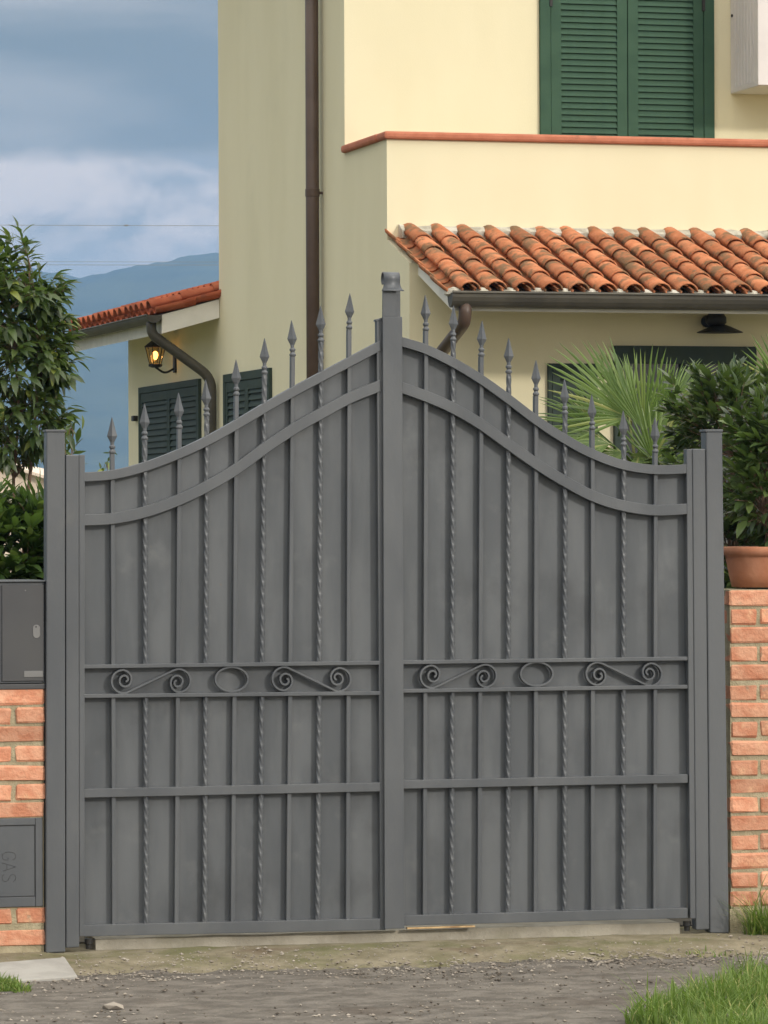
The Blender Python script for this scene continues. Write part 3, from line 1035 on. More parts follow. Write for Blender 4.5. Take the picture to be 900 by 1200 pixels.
side_shutter('wing_shutter', 165.5, 236, 455, 1.35, M['green_grey'])
MB().box(-0.05, 0.0, 0, 0.03, 0, 0.04)
side_shutter('hall_shutter', 265, 319, 441, 1.3, M['green_grey'], fw=0.07)
q = hp(160.5, 491, 0, 0.0)
MB().box(-0.045, -0.001, q.y - 0.05, q.y + 0.05, q.z - 0.02, q.z + 0.03).build('shutter_catch', M['black'], house, 0.005)

# window and shutter under the porch
q0, q1 = hp(718, 405, 1, YG), hp(884, 405, 1, YG)
zt_ = hp(760, 405.5, 1, YG).z
wn = bpy.data.objects.new('porch_window', None); col.objects.link(wn); wn.parent = house
wn.location = (q0.x, YG, 0)
WW = q1.x - q0.x
f = MB(); f.box(0, WW, -0.05, 0.002, zt_ - 0.13, zt_); f.box(0, 0.07, -0.04, 0.002, 0.9, zt_ - 0.131); f.box(WW - 0.07, WW, -0.04, 0.002, 0.9, zt_ - 0.131)
f.box(WW / 2 - 0.04, WW / 2 + 0.04, -0.036, 0.002, 0.9, zt_ - 0.131)
f.build('window_frame', M['green_grey'], wn, 0.004)
for k in range(2):
    MB().box(0.071 + k * (WW / 2 - 0.03), WW / 2 - 0.041 + k * (WW / 2 - 0.03), -0.012, 0.0015, 0.9, zt_ - 0.132).build('pane', M['pane'], wn)
q2, q3 = hp(641, 425, 1, YG), hp(699, 425, 1, YG)
zs = hp(665, 426, 1, YG).z
shutter(house, 'porch_shutter', M['green_grey'], (q2.x, YG, 0), 0.0, q3.x - q2.x, zs - 1.4, zs, leaves=1, fw=0.03, stile=0.06, pitch=0.05, hinges=False)

# ---------------------------------------------------------------- clay roof tiles
def coppo(L, r0, r1, th=0.012, seg=7):
    """half barrel tile, wide end at y = 0, narrow end at y = L, crown up"""
    vs, fs = [], []
    for (y, r) in ((0, r0), (L, r1)):
        for rr in (r, r - th):
            for k in range(seg + 1):
                a = math.pi * k / seg
                vs.append((-rr * math.cos(a), y, rr * math.sin(a) * 0.80))
    n = seg + 1
    for k in range(seg):
        fs.append((k, k + 1, 2 * n + k + 1, 2 * n + k))                       # outside
        fs.append((n + k, 3 * n + k, 3 * n + k + 1, n + k + 1))               # inside
        fs.append((k, n + k, n + k + 1, k + 1))                               # wide end
    fs += [(0, 2 * n, 3 * n, n), (seg, n + seg, 3 * n + seg, 2 * n + seg)]
    b = MB(); b.add(vs, fs)
    return b


def tile_meshes(m, L, r0, r1):
    cover = coppo(L, r0, r1).mesh('tile', True)
    cover.materials.append(m)
    ch = coppo(L, r1, r0)
    ch.v = [(x, y, -z) for x, y, z in ch.v]
    canal = ch.mesh('tile', True)
    canal.materials.append(m)
    return cover, canal


def tiled_roof(parent, name, m, o, ax, down, ncol, pitch, length, ncourse, lift=0.05, r0=0.092, r1=0.074, jit=1.0):
    """o: top corner; ax: unit vector along the eaves; down: unit vector down the slope. Tiles overlap from eaves upward"""
    root = bpy.data.objects.new(name, None); root.empty_display_size = 0.1
    col.objects.link(root); root.parent = parent
    up = -down
    nrm = ax.cross(up).normalized()
    if nrm.z < 0: nrm = -nrm
    exp_ = length / ncourse
    L = exp_ + 0.075
    cover, canal = tile_meshes(m, L, r0, r1)
    rot0 = Matrix((ax, up, nrm)).transposed()
    if rot0.determinant() < 0:
        rot0 = Matrix((-ax, up, nrm)).transposed()
    for c in range(ncol):
        for k in range(ncourse):
            s = length - k * exp_                       # distance from ridge to the tile's lower end
            base = o + ax * (pitch * (c + 0.5)) + down * s
            tilt = Matrix.Rotation(-0.030 + rnd.uniform(-.008, .008) * jit, 3, 'X') @ Matrix.Rotation(rnd.uniform(-.022, .022) * jit, 3, 'Z') @ Matrix.Rotation(rnd.uniform(-.02, .02) * jit, 3, 'Y')
            mm = (rot0 @ tilt).to_4x4()
            mm.translation = base + nrm * (lift + 0.030) + ax * rnd.uniform(-.006, .006) * jit + down * (rnd.uniform(-.012, .012) * jit + 0.045)
            ob = link('tile', cover, None, root); ob.matrix_local = mm
        for k in range(ncourse):
            s = length - k * exp_
            mm = (rot0 @ Matrix.Rotation(-0.02, 3, 'X')).to_4x4()
            mm.translation = o + ax * (pitch * c) + down * (s + 0.03) + nrm * (lift + 0.028)
            ob = link('tile', canal, None, root); ob.matrix_local = mm
    return root


# porch roof: slab, tiles, mortar, gutter
ax = Vector((1, 0, 0))
down = Vector((0, YE, ZE - ZR0)).normalized()
LEN = math.hypot(YE, ZR0 - ZE)
X0 = 0.045
sl = MB()
drop = 0.055
sl.prism([(-0.001, zroof(0) - drop), (-0.001, zroof(0) - 0.155), (YE + 0.015, zroof(YE) - 0.155), (YE + 0.015, zroof(YE) - drop)], X0 + 0.02, WX - 0.2, axis=0)
proof = tiled_roof(house, 'porch_roof', M['tile'], Vector((X0 + 0.02, 0, ZR0 - 0.05)), ax, down, 24, 0.2005, LEN, 5, lift=0.030, r0=0.078, r1=0.064)
sl.build('roof_slab', M['white'], proof)
# mortar flashing along the parapet
fl = MB()
nn = 220
vs = []
for i in range(nn + 1):
    x = X0 + 0.04 + (WX - 0.35) * i / nn
    a = 0.5 + 0.5 * mnoise.noise(Vector((x * 7, 1, 0))); b_ = 0.5 + 0.5 * mnoise.noise(Vector((x * 16, 5, 0)))
    h = 0.000 + 0.030 * a
    d_ = 0.07 + 0.06 * b_
    vs += [(x, 0.012, ZR0 + 0.02 + h), (x, -0.012 - 0.01 * a, ZR0 + 0.02 + h), (x, -d_, ZR0 + 0.03 - d_ * slope), (x, -d_, ZR0 - 0.06), (x, 0.012, ZR0 - 0.06)]
fs = []
for i in range(nn):
    for k in range(5):
        fs.append((5 * i + k, 5 * i + 5 + k, 5 * i + 5 + (k + 1) % 5, 5 * i + (k + 1) % 5))
fs += [(0, 1, 2, 3, 4), tuple(5 * nn + k for k in (4, 3, 2, 1, 0))]
fl.add(vs, fs)
fl.build('mortar_flashing', M['roof_mortar'], proof)
# mortar plugs between the tile ends at the eaves
for i in range(25):
    x = X0 + 0.02 + 0.2005 * i
    MB().lathe([(0.030, -0.05), (0.062 + rnd.uniform(-.012, .008), -0.03), (0.060, -0.005), (0.036, 0.012 + rnd.uniform(0, .008)), (0.006, 0.022)], 7,
               (x, YE - 0.012, ZE - 0.012)).build('mortar_plug', M['roof_mortar'], proof)


def half_gutter(parent, p0, p1, r, out, m, name='gutter', deep=1.0):
    """half-round gutter from p0 to p1 hanging below its rim line; out = horizontal unit vector away from the wall"""
    d_ = (p1 - p0).normalized()
    up = Vector((0, 0, 1))
    b = MB()
    vs, fs = [], []
    prof = [(math.cos(a), -math.sin(a)) for a in np.linspace(0, math.pi, 11)]
    prof = [(x, z * deep) for x, z in prof]
    pr = [(x * r, z * r) for x, z in prof] + [(x * (r - 0.006), z * (r - 0.006)) for x, z in prof[::-1]]
    n = len(pr)
    for P in (p0, p1):
        for x, z in pr:
            vs.append(P + out * x + up * z)
    fs += [(k, (k + 1) % n, n + (k + 1) % n, n + k) for k in range(n)]
    b.add(vs, fs)
    for P, s in ((p0, 1), (p1, -1)):                      # end caps
        base = [P + out * (x * r * 0.995) + up * (z * r * 0.995) for x, z in prof]
        base2 = [q_ + d_ * (0.006 * s) for q_ in base]
        k = len(base)
        b.add(base + base2, [tuple(range(k)), tuple(range(2 * k - 1, k - 1, -1))] + [(i, k + i, k + (i + 1) % k, (i + 1) % k) for i in range(k)])
    b.tube([p0 + out * r, p1 + out * r], 0.009, 8)
    return b.build(name, m, parent, smooth=False)


gz = hp(560, 343.5, 1, YE - 0.04).z
gx = hp(527, 350, 1, YE - 0.04).x
half_gutter(proof, Vector((gx, YE - 0.05, gz)), Vector((WX - 0.1, YE - 0.05, gz)), 0.066, Vector((0, -1, 0)), M['gutter'], deep=1.55)
MB().box(gx, WX - 0.1, YE - 0.118, YE - 0.112, gz + 0.001, gz + 0.012).build('gutter_lip', M['gutter'], proof)


def bend(pts, rad=0.06, seg=5):
    out = [Vector(pts[0])]
    for a, b, c in zip(pts, pts[1:], pts[2:]):
        a, b, c = Vector(a), Vector(b), Vector(c)
        r = min(rad, (b - a).length / 2.1, (c - b).length / 2.1)
        p, q_ = b + (a - b).normalized() * r, b + (c - b).normalized() * r
        for k in range(seg + 1):
            t = k / seg
            out.append(p * (1 - t) ** 2 + b * 2 * t * (1 - t) + q_ * t * t)
    out.append(Vector(pts[-1]))
    return out


gxd = hp(545, 372, 1, YE - 0.05).x
MB().tube(bend([(gxd, YE - 0.05, gz - 0.07), (gxd, YE - 0.05, gz - 0.20), (gxd - 0.02, YG - 0.07, gz - 0.50), (gxd - 0.02, YG - 0.07, 0.1)], 0.09), 0.045, 12).build('downpipe', M['pipe'], house, smooth=True)

# tall downpipe on the side wall
q = hp(366, 200, 0, -0.08)
MB().tube([(-0.08, q.y, 7.5), (-0.08, q.y, 0.1)], 0.052, 16).build('side_downpipe', M['pipe'], house, smooth=True)
for zc in (hp(366, 226, 0, -0.08).z, hp(366, 226, 0, -0.08).z - 2.0, hp(366, 226, 0, -0.08).z + 2.0):
    MB().lathe([(0.053, -0.03), (0.0565, -0.028), (0.0565, 0.028), (0.053, 0.03)], 16, (-0.08, q.y, zc)).build('pipe_collar', M['pipe'], house)
    MB().box(-0.03, 0.002, q.y - 0.015, q.y + 0.015, zc - 0.01, zc + 0.01).build('pipe_bracket', M['pipe'], house)

# wing roof: eaves overhang the wall to the left, tiles run down towards -x
pe = hp(187, 362, 1, YB - 0.02)                           # near end of the eaves
XE, ZWE = pe.x, pe.z
pt = hp(256.5, 343, 1, YB - 0.02)
wsl = (pt.z - ZWE) / (pt.x - XE)
up_ = Vector((1, 0, wsl)).normalized()
RIDGE = 1.10
o_ = Vector((XE + RIDGE, YB - 0.03, ZWE + wsl * RIDGE))
wlen = RIDGE * math.sqrt(1 + wsl * wsl)
wroof = tiled_roof(house, 'wing_roof', M['tile_red'], Vector((o_.x, YB - 0.0, o_.z - 0.055)), Vector((0, 1, 0)), -up_, 17, (YW + 0.16 - YB) / 17, wlen, 4, r0=0.088, r1=0.072, jit=0.6)
ws = MB()
lo = lambda x, dz: (x, ZWE + wsl * (x - XE) + dz)
ws.prism([lo(XE + 0.02, -0.055), lo(XE + 0.02, -0.215), lo(-0.004, -0.215), lo(-0.004, -0.055)], YB - 0.02, YW + 0.12, axis=1)
ws.prism([lo(-0.0035, -0.055), lo(-0.0035, -0.19), lo(RIDGE + XE, -0.19), lo(RIDGE + XE, -0.055)], YB + 0.002, YW + 0.12, axis=1)
ws.build('roof_slab', M['white'], wroof)
half_gutter(wroof, Vector((XE - 0.055, YB - 0.06, ZWE - 0.055)), Vector((XE - 0.055, YW + 0.16, ZWE - 0.055)), 0.066, Vector((-1, 0, 0)), M['gutter'])
ye = YB + 0.06
MB().tube(bend([(XE - 0.055, ye, ZWE - 0.10), (XE - 0.055, ye, ZWE - 0.21), (-0.06, ye - 0.02, ZWE - 0.58), (-0.06, ye - 0.02, 0.1)], 0.11), 0.043, 12).build('downpipe', M['gutter'], house, smooth=True)

# ---------------------------------------------------------------- things fixed to the house
# wall cabinet beside the balcony shutters
a = hp(856, 110, 1, YU)
nearp = hp(889, 101, 0, a.x)
c_ = empty('wall_cabinet', HOUSE.m @ Vector((a.x, YU, a.z)), HOUSE.ang)
tag(c_, 'pale metal cabinet mounted high on the wall beside the balcony shutters', 'cabinet')
dep = min(0.8, YU - nearp.y)
CW, CHH = 0.75, 1.15
MB().box(0, CW, -dep + 0.02, -0.002, 0, CHH).build('cabinet_body', M['boxwhite'], c_, 0.006)
MB().box(-0.004, CW + 0.004, -dep, -dep + 0.019, 0.005, CHH).build('front_panel', M['boxwhite'], c_, 0.005)
for k in range(7):
    MB().box(-0.004, -0.0005, -dep + 0.10 + k * (dep - 0.15) / 7, -dep + 0.108 + k * (dep - 0.15) / 7, 0.04, CHH - 0.04).build('side_rib', M['boxwhite'], c_)
MB().lathe([(0.012, 0.0), (0.012, -0.008), (0.004, -0.01)], 10, (0, -0.05, 0.60), 'X').build('screw', M['black'], c_)

# lit lantern on the wing wall
lq = hp(206, 425, 0, 0.0)
ln = empty('wall_lantern', HOUSE.m @ Vector((0, lq.y, lq.z)), HOUSE.ang)
tag(ln, 'small black wall lantern with lit bulb under the wing eaves', 'lantern')
cen = hp(182, 417, 1, lq.y)
lx = cen.x; lz = cen.z - lq.z
MB().box(-0.02, -0.001, -0.04, 0.04, -0.09, 0.09).build('wall_plate', M['black'], ln, 0.004)
MB().tube(bend([(-0.02, 0, -0.055), (lx * 0.55, 0, -0.10), (lx, 0, lz - 0.10)], 0.05), 0.010, 8).build('bracket', M['black'], ln)
MB().lathe([(0.035, lz - 0.105), (0.062, lz - 0.095), (0.062, lz - 0.075), (0.05, lz - 0.07)], 6, (lx, 0, 0)).build('lantern_base', M['black'], ln)
MB().lathe([(0.10, lz + 0.075), (0.098, lz + 0.085), (0.035, lz + 0.135), (0.02, lz + 0.16)], 6, (lx, 0, 0)).build('lantern_roof', M['black'], ln)
MB().lathe([(0.052, lz - 0.069), (0.088, lz + 0.074)], 6, (lx, 0, 0)).build('lantern_glass', M['glass'], ln)
for k in range(6):
    a_ = 2 * math.pi * k / 6
    MB().tube([(lx + 0.054 * math.cos(a_), 0.054 * math.sin(a_), lz - 0.07), (lx + 0.091 * math.cos(a_), 0.091 * math.sin(a_), lz + 0.075)], 0.004, 5).build('glazing_bar', M['black'], ln)
MB().lathe([(0.008, lz - 0.035), (0.018, lz - 0.02), (0.026, lz + 0.005), (0.022, lz + 0.03), (0.006, lz + 0.042)], 12, (lx, 0, 0)).build('bulb', M['bulb'], ln, smooth=True)
pl = bpy.data.lights.new('lantern_light', 'POINT')
pl.energy, pl.color, pl.shadow_soft_size = 3.0, (1.0, 0.58, 0.24), 0.03
po = bpy.data.objects.new('lantern_light', pl); col.objects.link(po); po.parent = ln; po.location = (lx, 0, lz + 0.01)

# dark lamp under the porch ceiling
wq = hp(828, 380, 1, YG)
wl = empty('porch_lamp', HOUSE.m @ Vector((wq.x, YG, wq.z)), HOUSE.ang)
tag(wl, 'dark round lamp with wide dish shade under the porch ceiling', 'lamp')
MB().lathe([(0.045, -0.002), (0.045, -0.02), (0.02, -0.03)], 14, (0, 0, 0.02), 'Y').build('wall_plate', M['black'], wl)
MB().tube(bend([(0, -0.02, 0.02), (0, -0.16, 0.05), (0, -0.20, 0.0)], 0.06), 0.012, 8).build('arm', M['black'], wl)
MB().lathe([(0.02, 0.085), (0.055, 0.075), (0.075, 0.045), (0.075, 0.005), (0.05, -0.02)], 18, (0, -0.20, -0.005)).build('lamp_body', M['black'], wl, smooth=True)
MB().lathe([(0.04, 0.008), (0.08, -0.008), (0.165, -0.045), (0.168, -0.05), (0.10, -0.035), (0.03, -0.02)], 22, (0.03, -0.20, -0.02)).build('lamp_shade', M['black'], wl)

# ================================================================ far things
# pale outbuilding beyond the small tree
ob = empty('outbuilding', (0, 0, 0))
tag(ob, 'pale cream outbuilding with a low sloping roof behind the small tree', 'building')
Y0 = 60.0
pts = [at(-260, 640, Y0), at(-260, 598, Y0), at(-70, 531, Y0), at(0, 545, Y0), at(52, 561, Y0), at(130, 592, Y0), at(130, 640, Y0)]
poly = [(p.x, p.z) for p in pts]
poly[0] = (poly[0][0], -0.1); poly[-1] = (poly[-1][0], -0.1)
MB().prism(poly, Y0, Y0 + 7.0).build('wall', M['cream'], ob)
r_ = MB()
for a, b_ in zip(poly[1:-1], poly[2:-1]):
    r_.prism([(a[0], a[1] + 0.005), (b_[0], b_[1] + 0.005), (b_[0], b_[1] + 0.05), (a[0], a[1] + 0.05)], Y0 - 0.12, Y0 + 7.2)
r_.build('roof', M['cream'], ob)
MB().box(-6.5, -5.6, Y0 - 0.03, Y0 - 0.001, -0.1, 1.1).build('door', M['green_grey'], ob)

# overhead cables
def cable(name, label, v0, v1, Y, r, group, splice=None):
    a, b_ = at(-700, v0, Y), at(1500, v1, Y)
    pth = []
    for k in range(41):
        t = k / 40
        p = a.lerp(b_, t); p.z -= 4 * 0.12 * t * (1 - t) - 0.12 * 0.9
        pth.append(p)
    b = MB().tube(pth, r, 6)
    c = b.build(name, M['cable'], None)
    tag(c, label, 'cable', group)
    if splice:
        s = at(splice, v0 + (v1 - v0) * (splice + 700) / 2200, Y)
        i = min(range(41), key=lambda i: abs(pth[i].x - s.x))
        z = pth[i].z
        MB().lathe([(0.006, -0.05), (0.017, -0.035), (0.018, 0.035), (0.006, 0.05)], 8, (s.x, s.y, z), 'X').build('splice_sleeve', M['cable'], c)
    return c


cable('overhead_cable', 'uppermost thin overhead cable crossing the cloudy sky', 264, 264, 90, 0.0055, 'overhead cables', 148)
cable('overhead_cable', 'upper of two close overhead cables just above the hills', 307, 306, 95, 0.0042, 'overhead cables')
cable('overhead_cable', 'lowest overhead cable, just above the hill ridge', 311, 309, 95, 0.0052, 'overhead cables')

# ================================================================ plants
def leaf_template(L, W_, fold=0.22, curl=0.18):
    """pointed leaf along +x, folded on its midrib, tip curling down; origin at the stalk"""
    st = [(0.0, 0.04), (0.16, 0.55), (0.42, 1.0), (0.70, 0.72), (0.88, 0.30), (1.0, 0.0)]
    vs, fs = [], []
    for t, wd in st[:-1]:
        z = -curl * L * t * t
        hw_ = wd * W_ / 2
        vs += [(t * L, -hw_, z + fold * hw_), (t * L, 0, z), (t * L, hw_, z + fold * hw_)]
    vs.append((L, 0, -curl * L))
    for i in range(len(st) - 2):
        a = 3 * i
        fs += [(a, a + 3, a + 4, a + 1), (a + 1, a + 4, a + 5, a + 2)]
    a = 3 * (len(st) - 2)
    fs += [(a, a + 3, a + 1), (a + 1, a + 3, a + 2)]
    return np.array(vs), fs


def shrub(root, crown_c, radii, ntips, per, L, W_, m, seed, trunk_to, droop=0.2, singles=180, base=None, spread=0.09, curl=0.18, lower=-1.0, fill=0.35, upl=0.35, nstem=3):
    """stems, twigs and leaves. Coordinates local to root. The leaves nearest the road are parts of their own, the rest one mass"""
    q = random.Random(seed)
    base = base or Vector((0, 0, 0))
    tv, tf = leaf_template(L, W_, curl=curl)
    leaf_meshes = []
    for s in range(4):
        v2, f2 = leaf_template(L * (0.85 + 0.12 * s), W_ * (0.9 + 0.08 * s), 0.15 + 0.08 * s, curl * (0.5 + 0.4 * s))
        b = MB().add(v2.tolist(), f2)
        me = b.mesh('leaf', True); me.materials.append(m)
        leaf_meshes.append(me)
    # stems
    stems = []
    tk = MB()
    for k in range(nstem):
        a = 2 * math.pi * k / nstem + q.uniform(-.4, .4)
        top = crown_c + Vector((math.cos(a) * radii[0] * 0.45, math.sin(a) * radii[1] * 0.45, radii[2] * q.uniform(0.1, 0.6)))
        b0 = base + Vector((math.cos(a) * 0.03, math.sin(a) * 0.03, 0))
        pth = []
        for i in range(9):
            t = i / 8
            p = b0.lerp(top, t) + Vector((q.uniform(-.02, .02), q.uniform(-.02, .02), 0)) * (1 if 0 < i < 8 else 0)
            pth.append(p)
        tk.tube(pth, [trunk_to * (1 - 0.62 * i / 8) for i in range(9)], 7)
        stems.append(pth)
    tk.build('trunk', M['bark'], root, smooth=True)
    tw = MB()
    leaves = []
    for _ in range(ntips):
        while True:
            dv = Vector((q.gauss(0, 1), q.gauss(0, 1), q.gauss(0, 1))).normalized()
            if dv.z > lower: break
        rr = q.uniform(0.25, 1.0) ** fill if fill else 1.0
        bump = 1 + 0.34 * mnoise.noise(dv * 2.2 + Vector((seed, 0, 0)))
        tip = crown_c + Vector((dv.x * radii[0], dv.y * radii[1], dv.z * radii[2])) * rr * bump
        low_tip = tip - Vector((0, 0, 0.10 + 0.15 * (tip - crown_c).length))
        an = min((p for st in stems for p in st[2:]), key=lambda p: (p - low_tip).length + q.uniform(0, 0.05))
        mid = an.lerp(tip, 0.55) + Vector((q.uniform(-.02, .02), q.uniform(-.02, .02), 0.02))
        tw.tube([an, mid, tip], [0.0032, 0.0022, 0.0012], 4, cap=False)
        td = (tip - mid).normalized()
        for j in range(per):
            t = j / max(1, per - 1)
            p = tip - td * (spread * (1 - t)) + Vector((q.uniform(-.01, .01), q.uniform(-.01, .01), q.uniform(-.01, .01)))
            a = j * 2.4 + q.uniform(-.5, .5)
            side = td.orthogonal().normalized()
            side = (Matrix.Rotation(a, 3, td) @ side)
            dirv = (side * (1.0 - 0.6 * t) + td * (0.35 + 0.7 * t) + Vector((0, 0, q.uniform(-0.1, 0.35) - droop)) + dv * 0.25).normalized()
            leaves.append((p, dirv, q.uniform(0.7, 1.15), q.uniform(-.6, .6)))
    tw.build('branch', M['bark'], root)
    # which leaves face the road
    def front(l):
        wpt = root.matrix_basis @ l[0]
        return wpt.y
    order = sorted(range(len(leaves)), key=lambda i: front(leaves[i]))
    # thin out neighbours so that the single leaves are spread over the visible side
    chosen, used = [], {}
    for i in order:
        p = leaves[i][0]
        key = (round(p.x / (L * 0.55)), round(p.z / (L * 0.55)))
        if used.get(key, 0) < 3:
            used[key] = used.get(key, 0) + 1
            chosen.append(i)
        if len(chosen) >= singles: break
    cs = set(chosen)
    V, Fc = [], []
    for i, (p, dv, s, rl) in enumerate(leaves):
        up = Vector((0, 0, 1)) if abs(dv.z) < 0.93 else Vector((1, 0, 0))
        y = up.cross(dv).normalized()
        z = dv.cross(y)
        rot = Matrix((dv, y, z)).transposed() @ Matrix.Rotation(rl, 3, 'X')
        if i in cs:
            mm = rot.to_4x4() @ Matrix.Scale(s, 4)
            mm.translation = p
            o = link('leaf', q.choice(leaf_meshes), None, root)
            o.matrix_local = mm
        else:
            b0 = len(V)
            A = np.array(rot) * s
            V += (tv @ A.T + np.array(p)).tolist()
            Fc += [tuple(k + b0 for k in f) for f in tf]
    me = bpy.data.meshes.new('crown')
    me.from_pydata(V, [], Fc)
    for pgn in me.polygons: pgn.use_smooth = True
    me.materials.append(m)
    o = link('crown', me, None, root)
    o['kind'] = 'stuff'
    return root


# small broadleaf tree left, behind the pillar
Yt = 20.5
tb = at(8, 600, Yt); tb.z = -0.03
tree = empty('broadleaf_tree', tb)
tag(tree, 'small multi-stemmed broadleaf tree behind the letterbox cabinet, leaves dark and glossy', 'tree')
cc = at(4, 424, Yt) - tb
shrub(tree, cc, (0.37, 0.36, 0.60), 460, 9, 0.088, 0.034, M['leaf_tree'], 11, 0.016, droop=0.62, curl=0.35, fill=0.34, singles=290, nstem=4, lower=-0.85)
# sprig growing beside the gate post
sb = at(83, 700, 19.2); sb.z = -0.03
sp = empty('young_sapling', sb)
tag(sp, 'thin sapling whose leaf tip shows beside the grey gate post', 'plant')
shrub(sp, at(81, 512, 19.2) - sb, (0.04, 0.05, 0.06), 7, 5, 0.075, 0.024, M['leaf_tree'], 5, 0.006, droop=0.25, singles=30, nstem=1)
sb2 = at(124, 700, 19.6); sb2.z = -0.03
sp2 = empty('young_sapling', sb2)
tag(sp2, 'tiny leaf tip poking above the low end of the gate', 'plant')
shrub(sp2, at(124, 549, 19.6) - sb2, (0.02, 0.03, 0.02), 4, 4, 0.045, 0.018, M['leaf_tree'], 6, 0.005, droop=0.1, singles=16, nstem=1)
# laurel hedge behind the cabinet
hb = at(10, 700, 17.35); hb.z = -0.03
hd = empty('laurel_shrub', hb)
tag(hd, 'dense green laurel shrub right behind the letterbox cabinet', 'shrub')
shrub(hd, at(5, 668, 17.35) - hb, (0.27, 0.20, 0.37), 420, 8, 0.095, 0.038, M['leaf_hedge'], 21, 0.010, droop=0.0, singles=240, fill=0.40)
# garden shrub behind the gate, right
gb = at(872, 700, 19.6); gb.z = -0.03
gs = empty('garden_shrub', gb)
tag(gs, 'large dark evergreen shrub behind the gate, next to the fan palm', 'shrub')
shrub(gs, at(870, 565, 19.6) - gb, (0.41, 0.36, 0.62), 470, 9, 0.084, 0.040, M['leaf_shrub'], 31, 0.016, droop=0.1, singles=280, fill=0.22)
# potted shrub on the wall
pw = lp(918, 690)
pot_c = GATE.m @ Vector((pw[0], 0.19, zt2 + 0.004))
pot = empty('flower_pot', pot_c, GATE.ang)
tag(pot, 'round terracotta flower pot standing on the brick wall', 'flower pot')
PR = pw[0] - lp(866, 645)[0]
PH = lp(880, 642)[1] - zt2
MB().lathe([(PR * 0.80, 0.0), (PR * 0.86, PH * 0.3), (PR * 0.93, PH * 0.72), (PR * 0.94, PH * 0.78), (PR, PH * 0.80), (PR * 1.0, PH * 0.97), (PR * 0.97, PH), (PR * 0.90, PH * 0.99), (PR * 0.88, PH * 0.8)], 40).build('pot_body', M['pot'], pot, smooth=True)
MB().lathe([(PR * 0.885, PH * 0.80), (PR * 0.885, PH * 0.84), (0.01, PH * 0.88)], 24).build('soil', M['soil'], pot)
ps = empty('potted_shrub', pot_c + Vector((0, 0, PH * 0.86)))
tag(ps, 'leafy evergreen shrub growing in the terracotta pot on the wall', 'shrub')
shrub(ps, Vector((0.02, 0.0, 0.34)), (0.215, 0.20, 0.36), 190, 9, 0.070, 0.034, M['leaf_pot'], 41, 0.010, droop=0.1, singles=240, fill=0.25)


# fan palm
def frond_mesh(nseg, L, arc, seed, droop=0.25, pet=0.3):
    """fan leaf: petiole along -x to the hub at the origin, pleated segments spread round +x, face towards +z"""
    q = random.Random(seed)
    b = MB()
    for k in range(nseg):
        a = R(-arc / 2 + arc * k / (nseg - 1)) + q.uniform(-.02, .02)
        ln = L * (1.0 - 0.25 * abs(k / (nseg - 1) - 0.5) * 2) * q.uniform(0.9, 1.05)
        da = R(arc / (nseg - 1)) * 0.5
        ca, sa = math.cos(a), math.sin(a)
        pts = []
        st = [(0.03, 1.0), (0.34, 1.0), (0.58, 0.90), (0.82, 0.62), (1.0, 0.05)]
        tw = q.uniform(-0.25, 0.25)
        dr = droop * q.uniform(0.5, 1.6)
        for t, wd in st:
            r = ln * t
            hw_ = min(r, ln * 0.45) * math.tan(da) * wd * 1.05
            z = -dr * ln * max(0, t - 0.35) ** 2
            fold = hw_ * 0.55
            pts += [(r * ca + hw_ * sa, r * sa - hw_ * ca, z), (r * ca, r * sa, z + fold), (r * ca - hw_ * sa, r * sa + hw_ * ca, z + tw * hw_)]
        fs = []
        for i in range(len(st) - 1):
            c = 3 * i
            fs += [(c, c + 3, c + 4, c + 1), (c + 1, c + 4, c + 5, c + 2)]
        b.add(pts, fs)
    b.tube([(0.02, 0, -0.002), (-pet * 0.5, 0, -0.01), (-pet, 0, -0.05)], [0.004, 0.0055, 0.008], 6)
    return b


Yp = 20.8
pb = at(742, 700, Yp); pb.z = -0.03
pm_ = empty('fan_palm', pb)
tag(pm_, 'young fan palm with bright green pleated leaves behind the gate', 'palm')
heart = at(745, 545, Yp) - pb
MB().tube([Vector((0, 0, 0)), heart * 0.5, heart], [0.07, 0.065, 0.05], 12).build('trunk', M['bark'], pm_, smooth=True)


def frond(u, v, du, dv, L, arc, nseg, face, seed, dy=0.0, droop=0.25):
    """hub at pixel (u, v); direction in the picture (du, dv); face: extra turn about the frond axis"""
    hub = at(u, v, Yp + dy) - pb
    ax_ = Vector((du, -0.15, -dv)).normalized()
    back = heart - hub
    toward = Vector((0, -1, 0.15)).normalized()
    zz = (toward - ax_ * toward.dot(ax_)).normalized()
    zz = Matrix.Rotation(face, 3, ax_) @ zz
    yy = zz.cross(ax_)
    mm = Matrix((ax_, yy, zz)).transposed().to_4x4()
    mm.translation = hub
    me = frond_mesh(nseg, L, arc, seed, droop, pet=0.05)
    o = me.build('frond', M['palm'], pm_)
    o.matrix_local = mm
    stem = MB().tube([hub, hub.lerp(heart, 0.5) + Vector((0, 0.02, 0.0)), heart], [0.0045, 0.006, 0.009], 6)
    stem.build('frond_stalk', M['palm'], pm_, smooth=True)


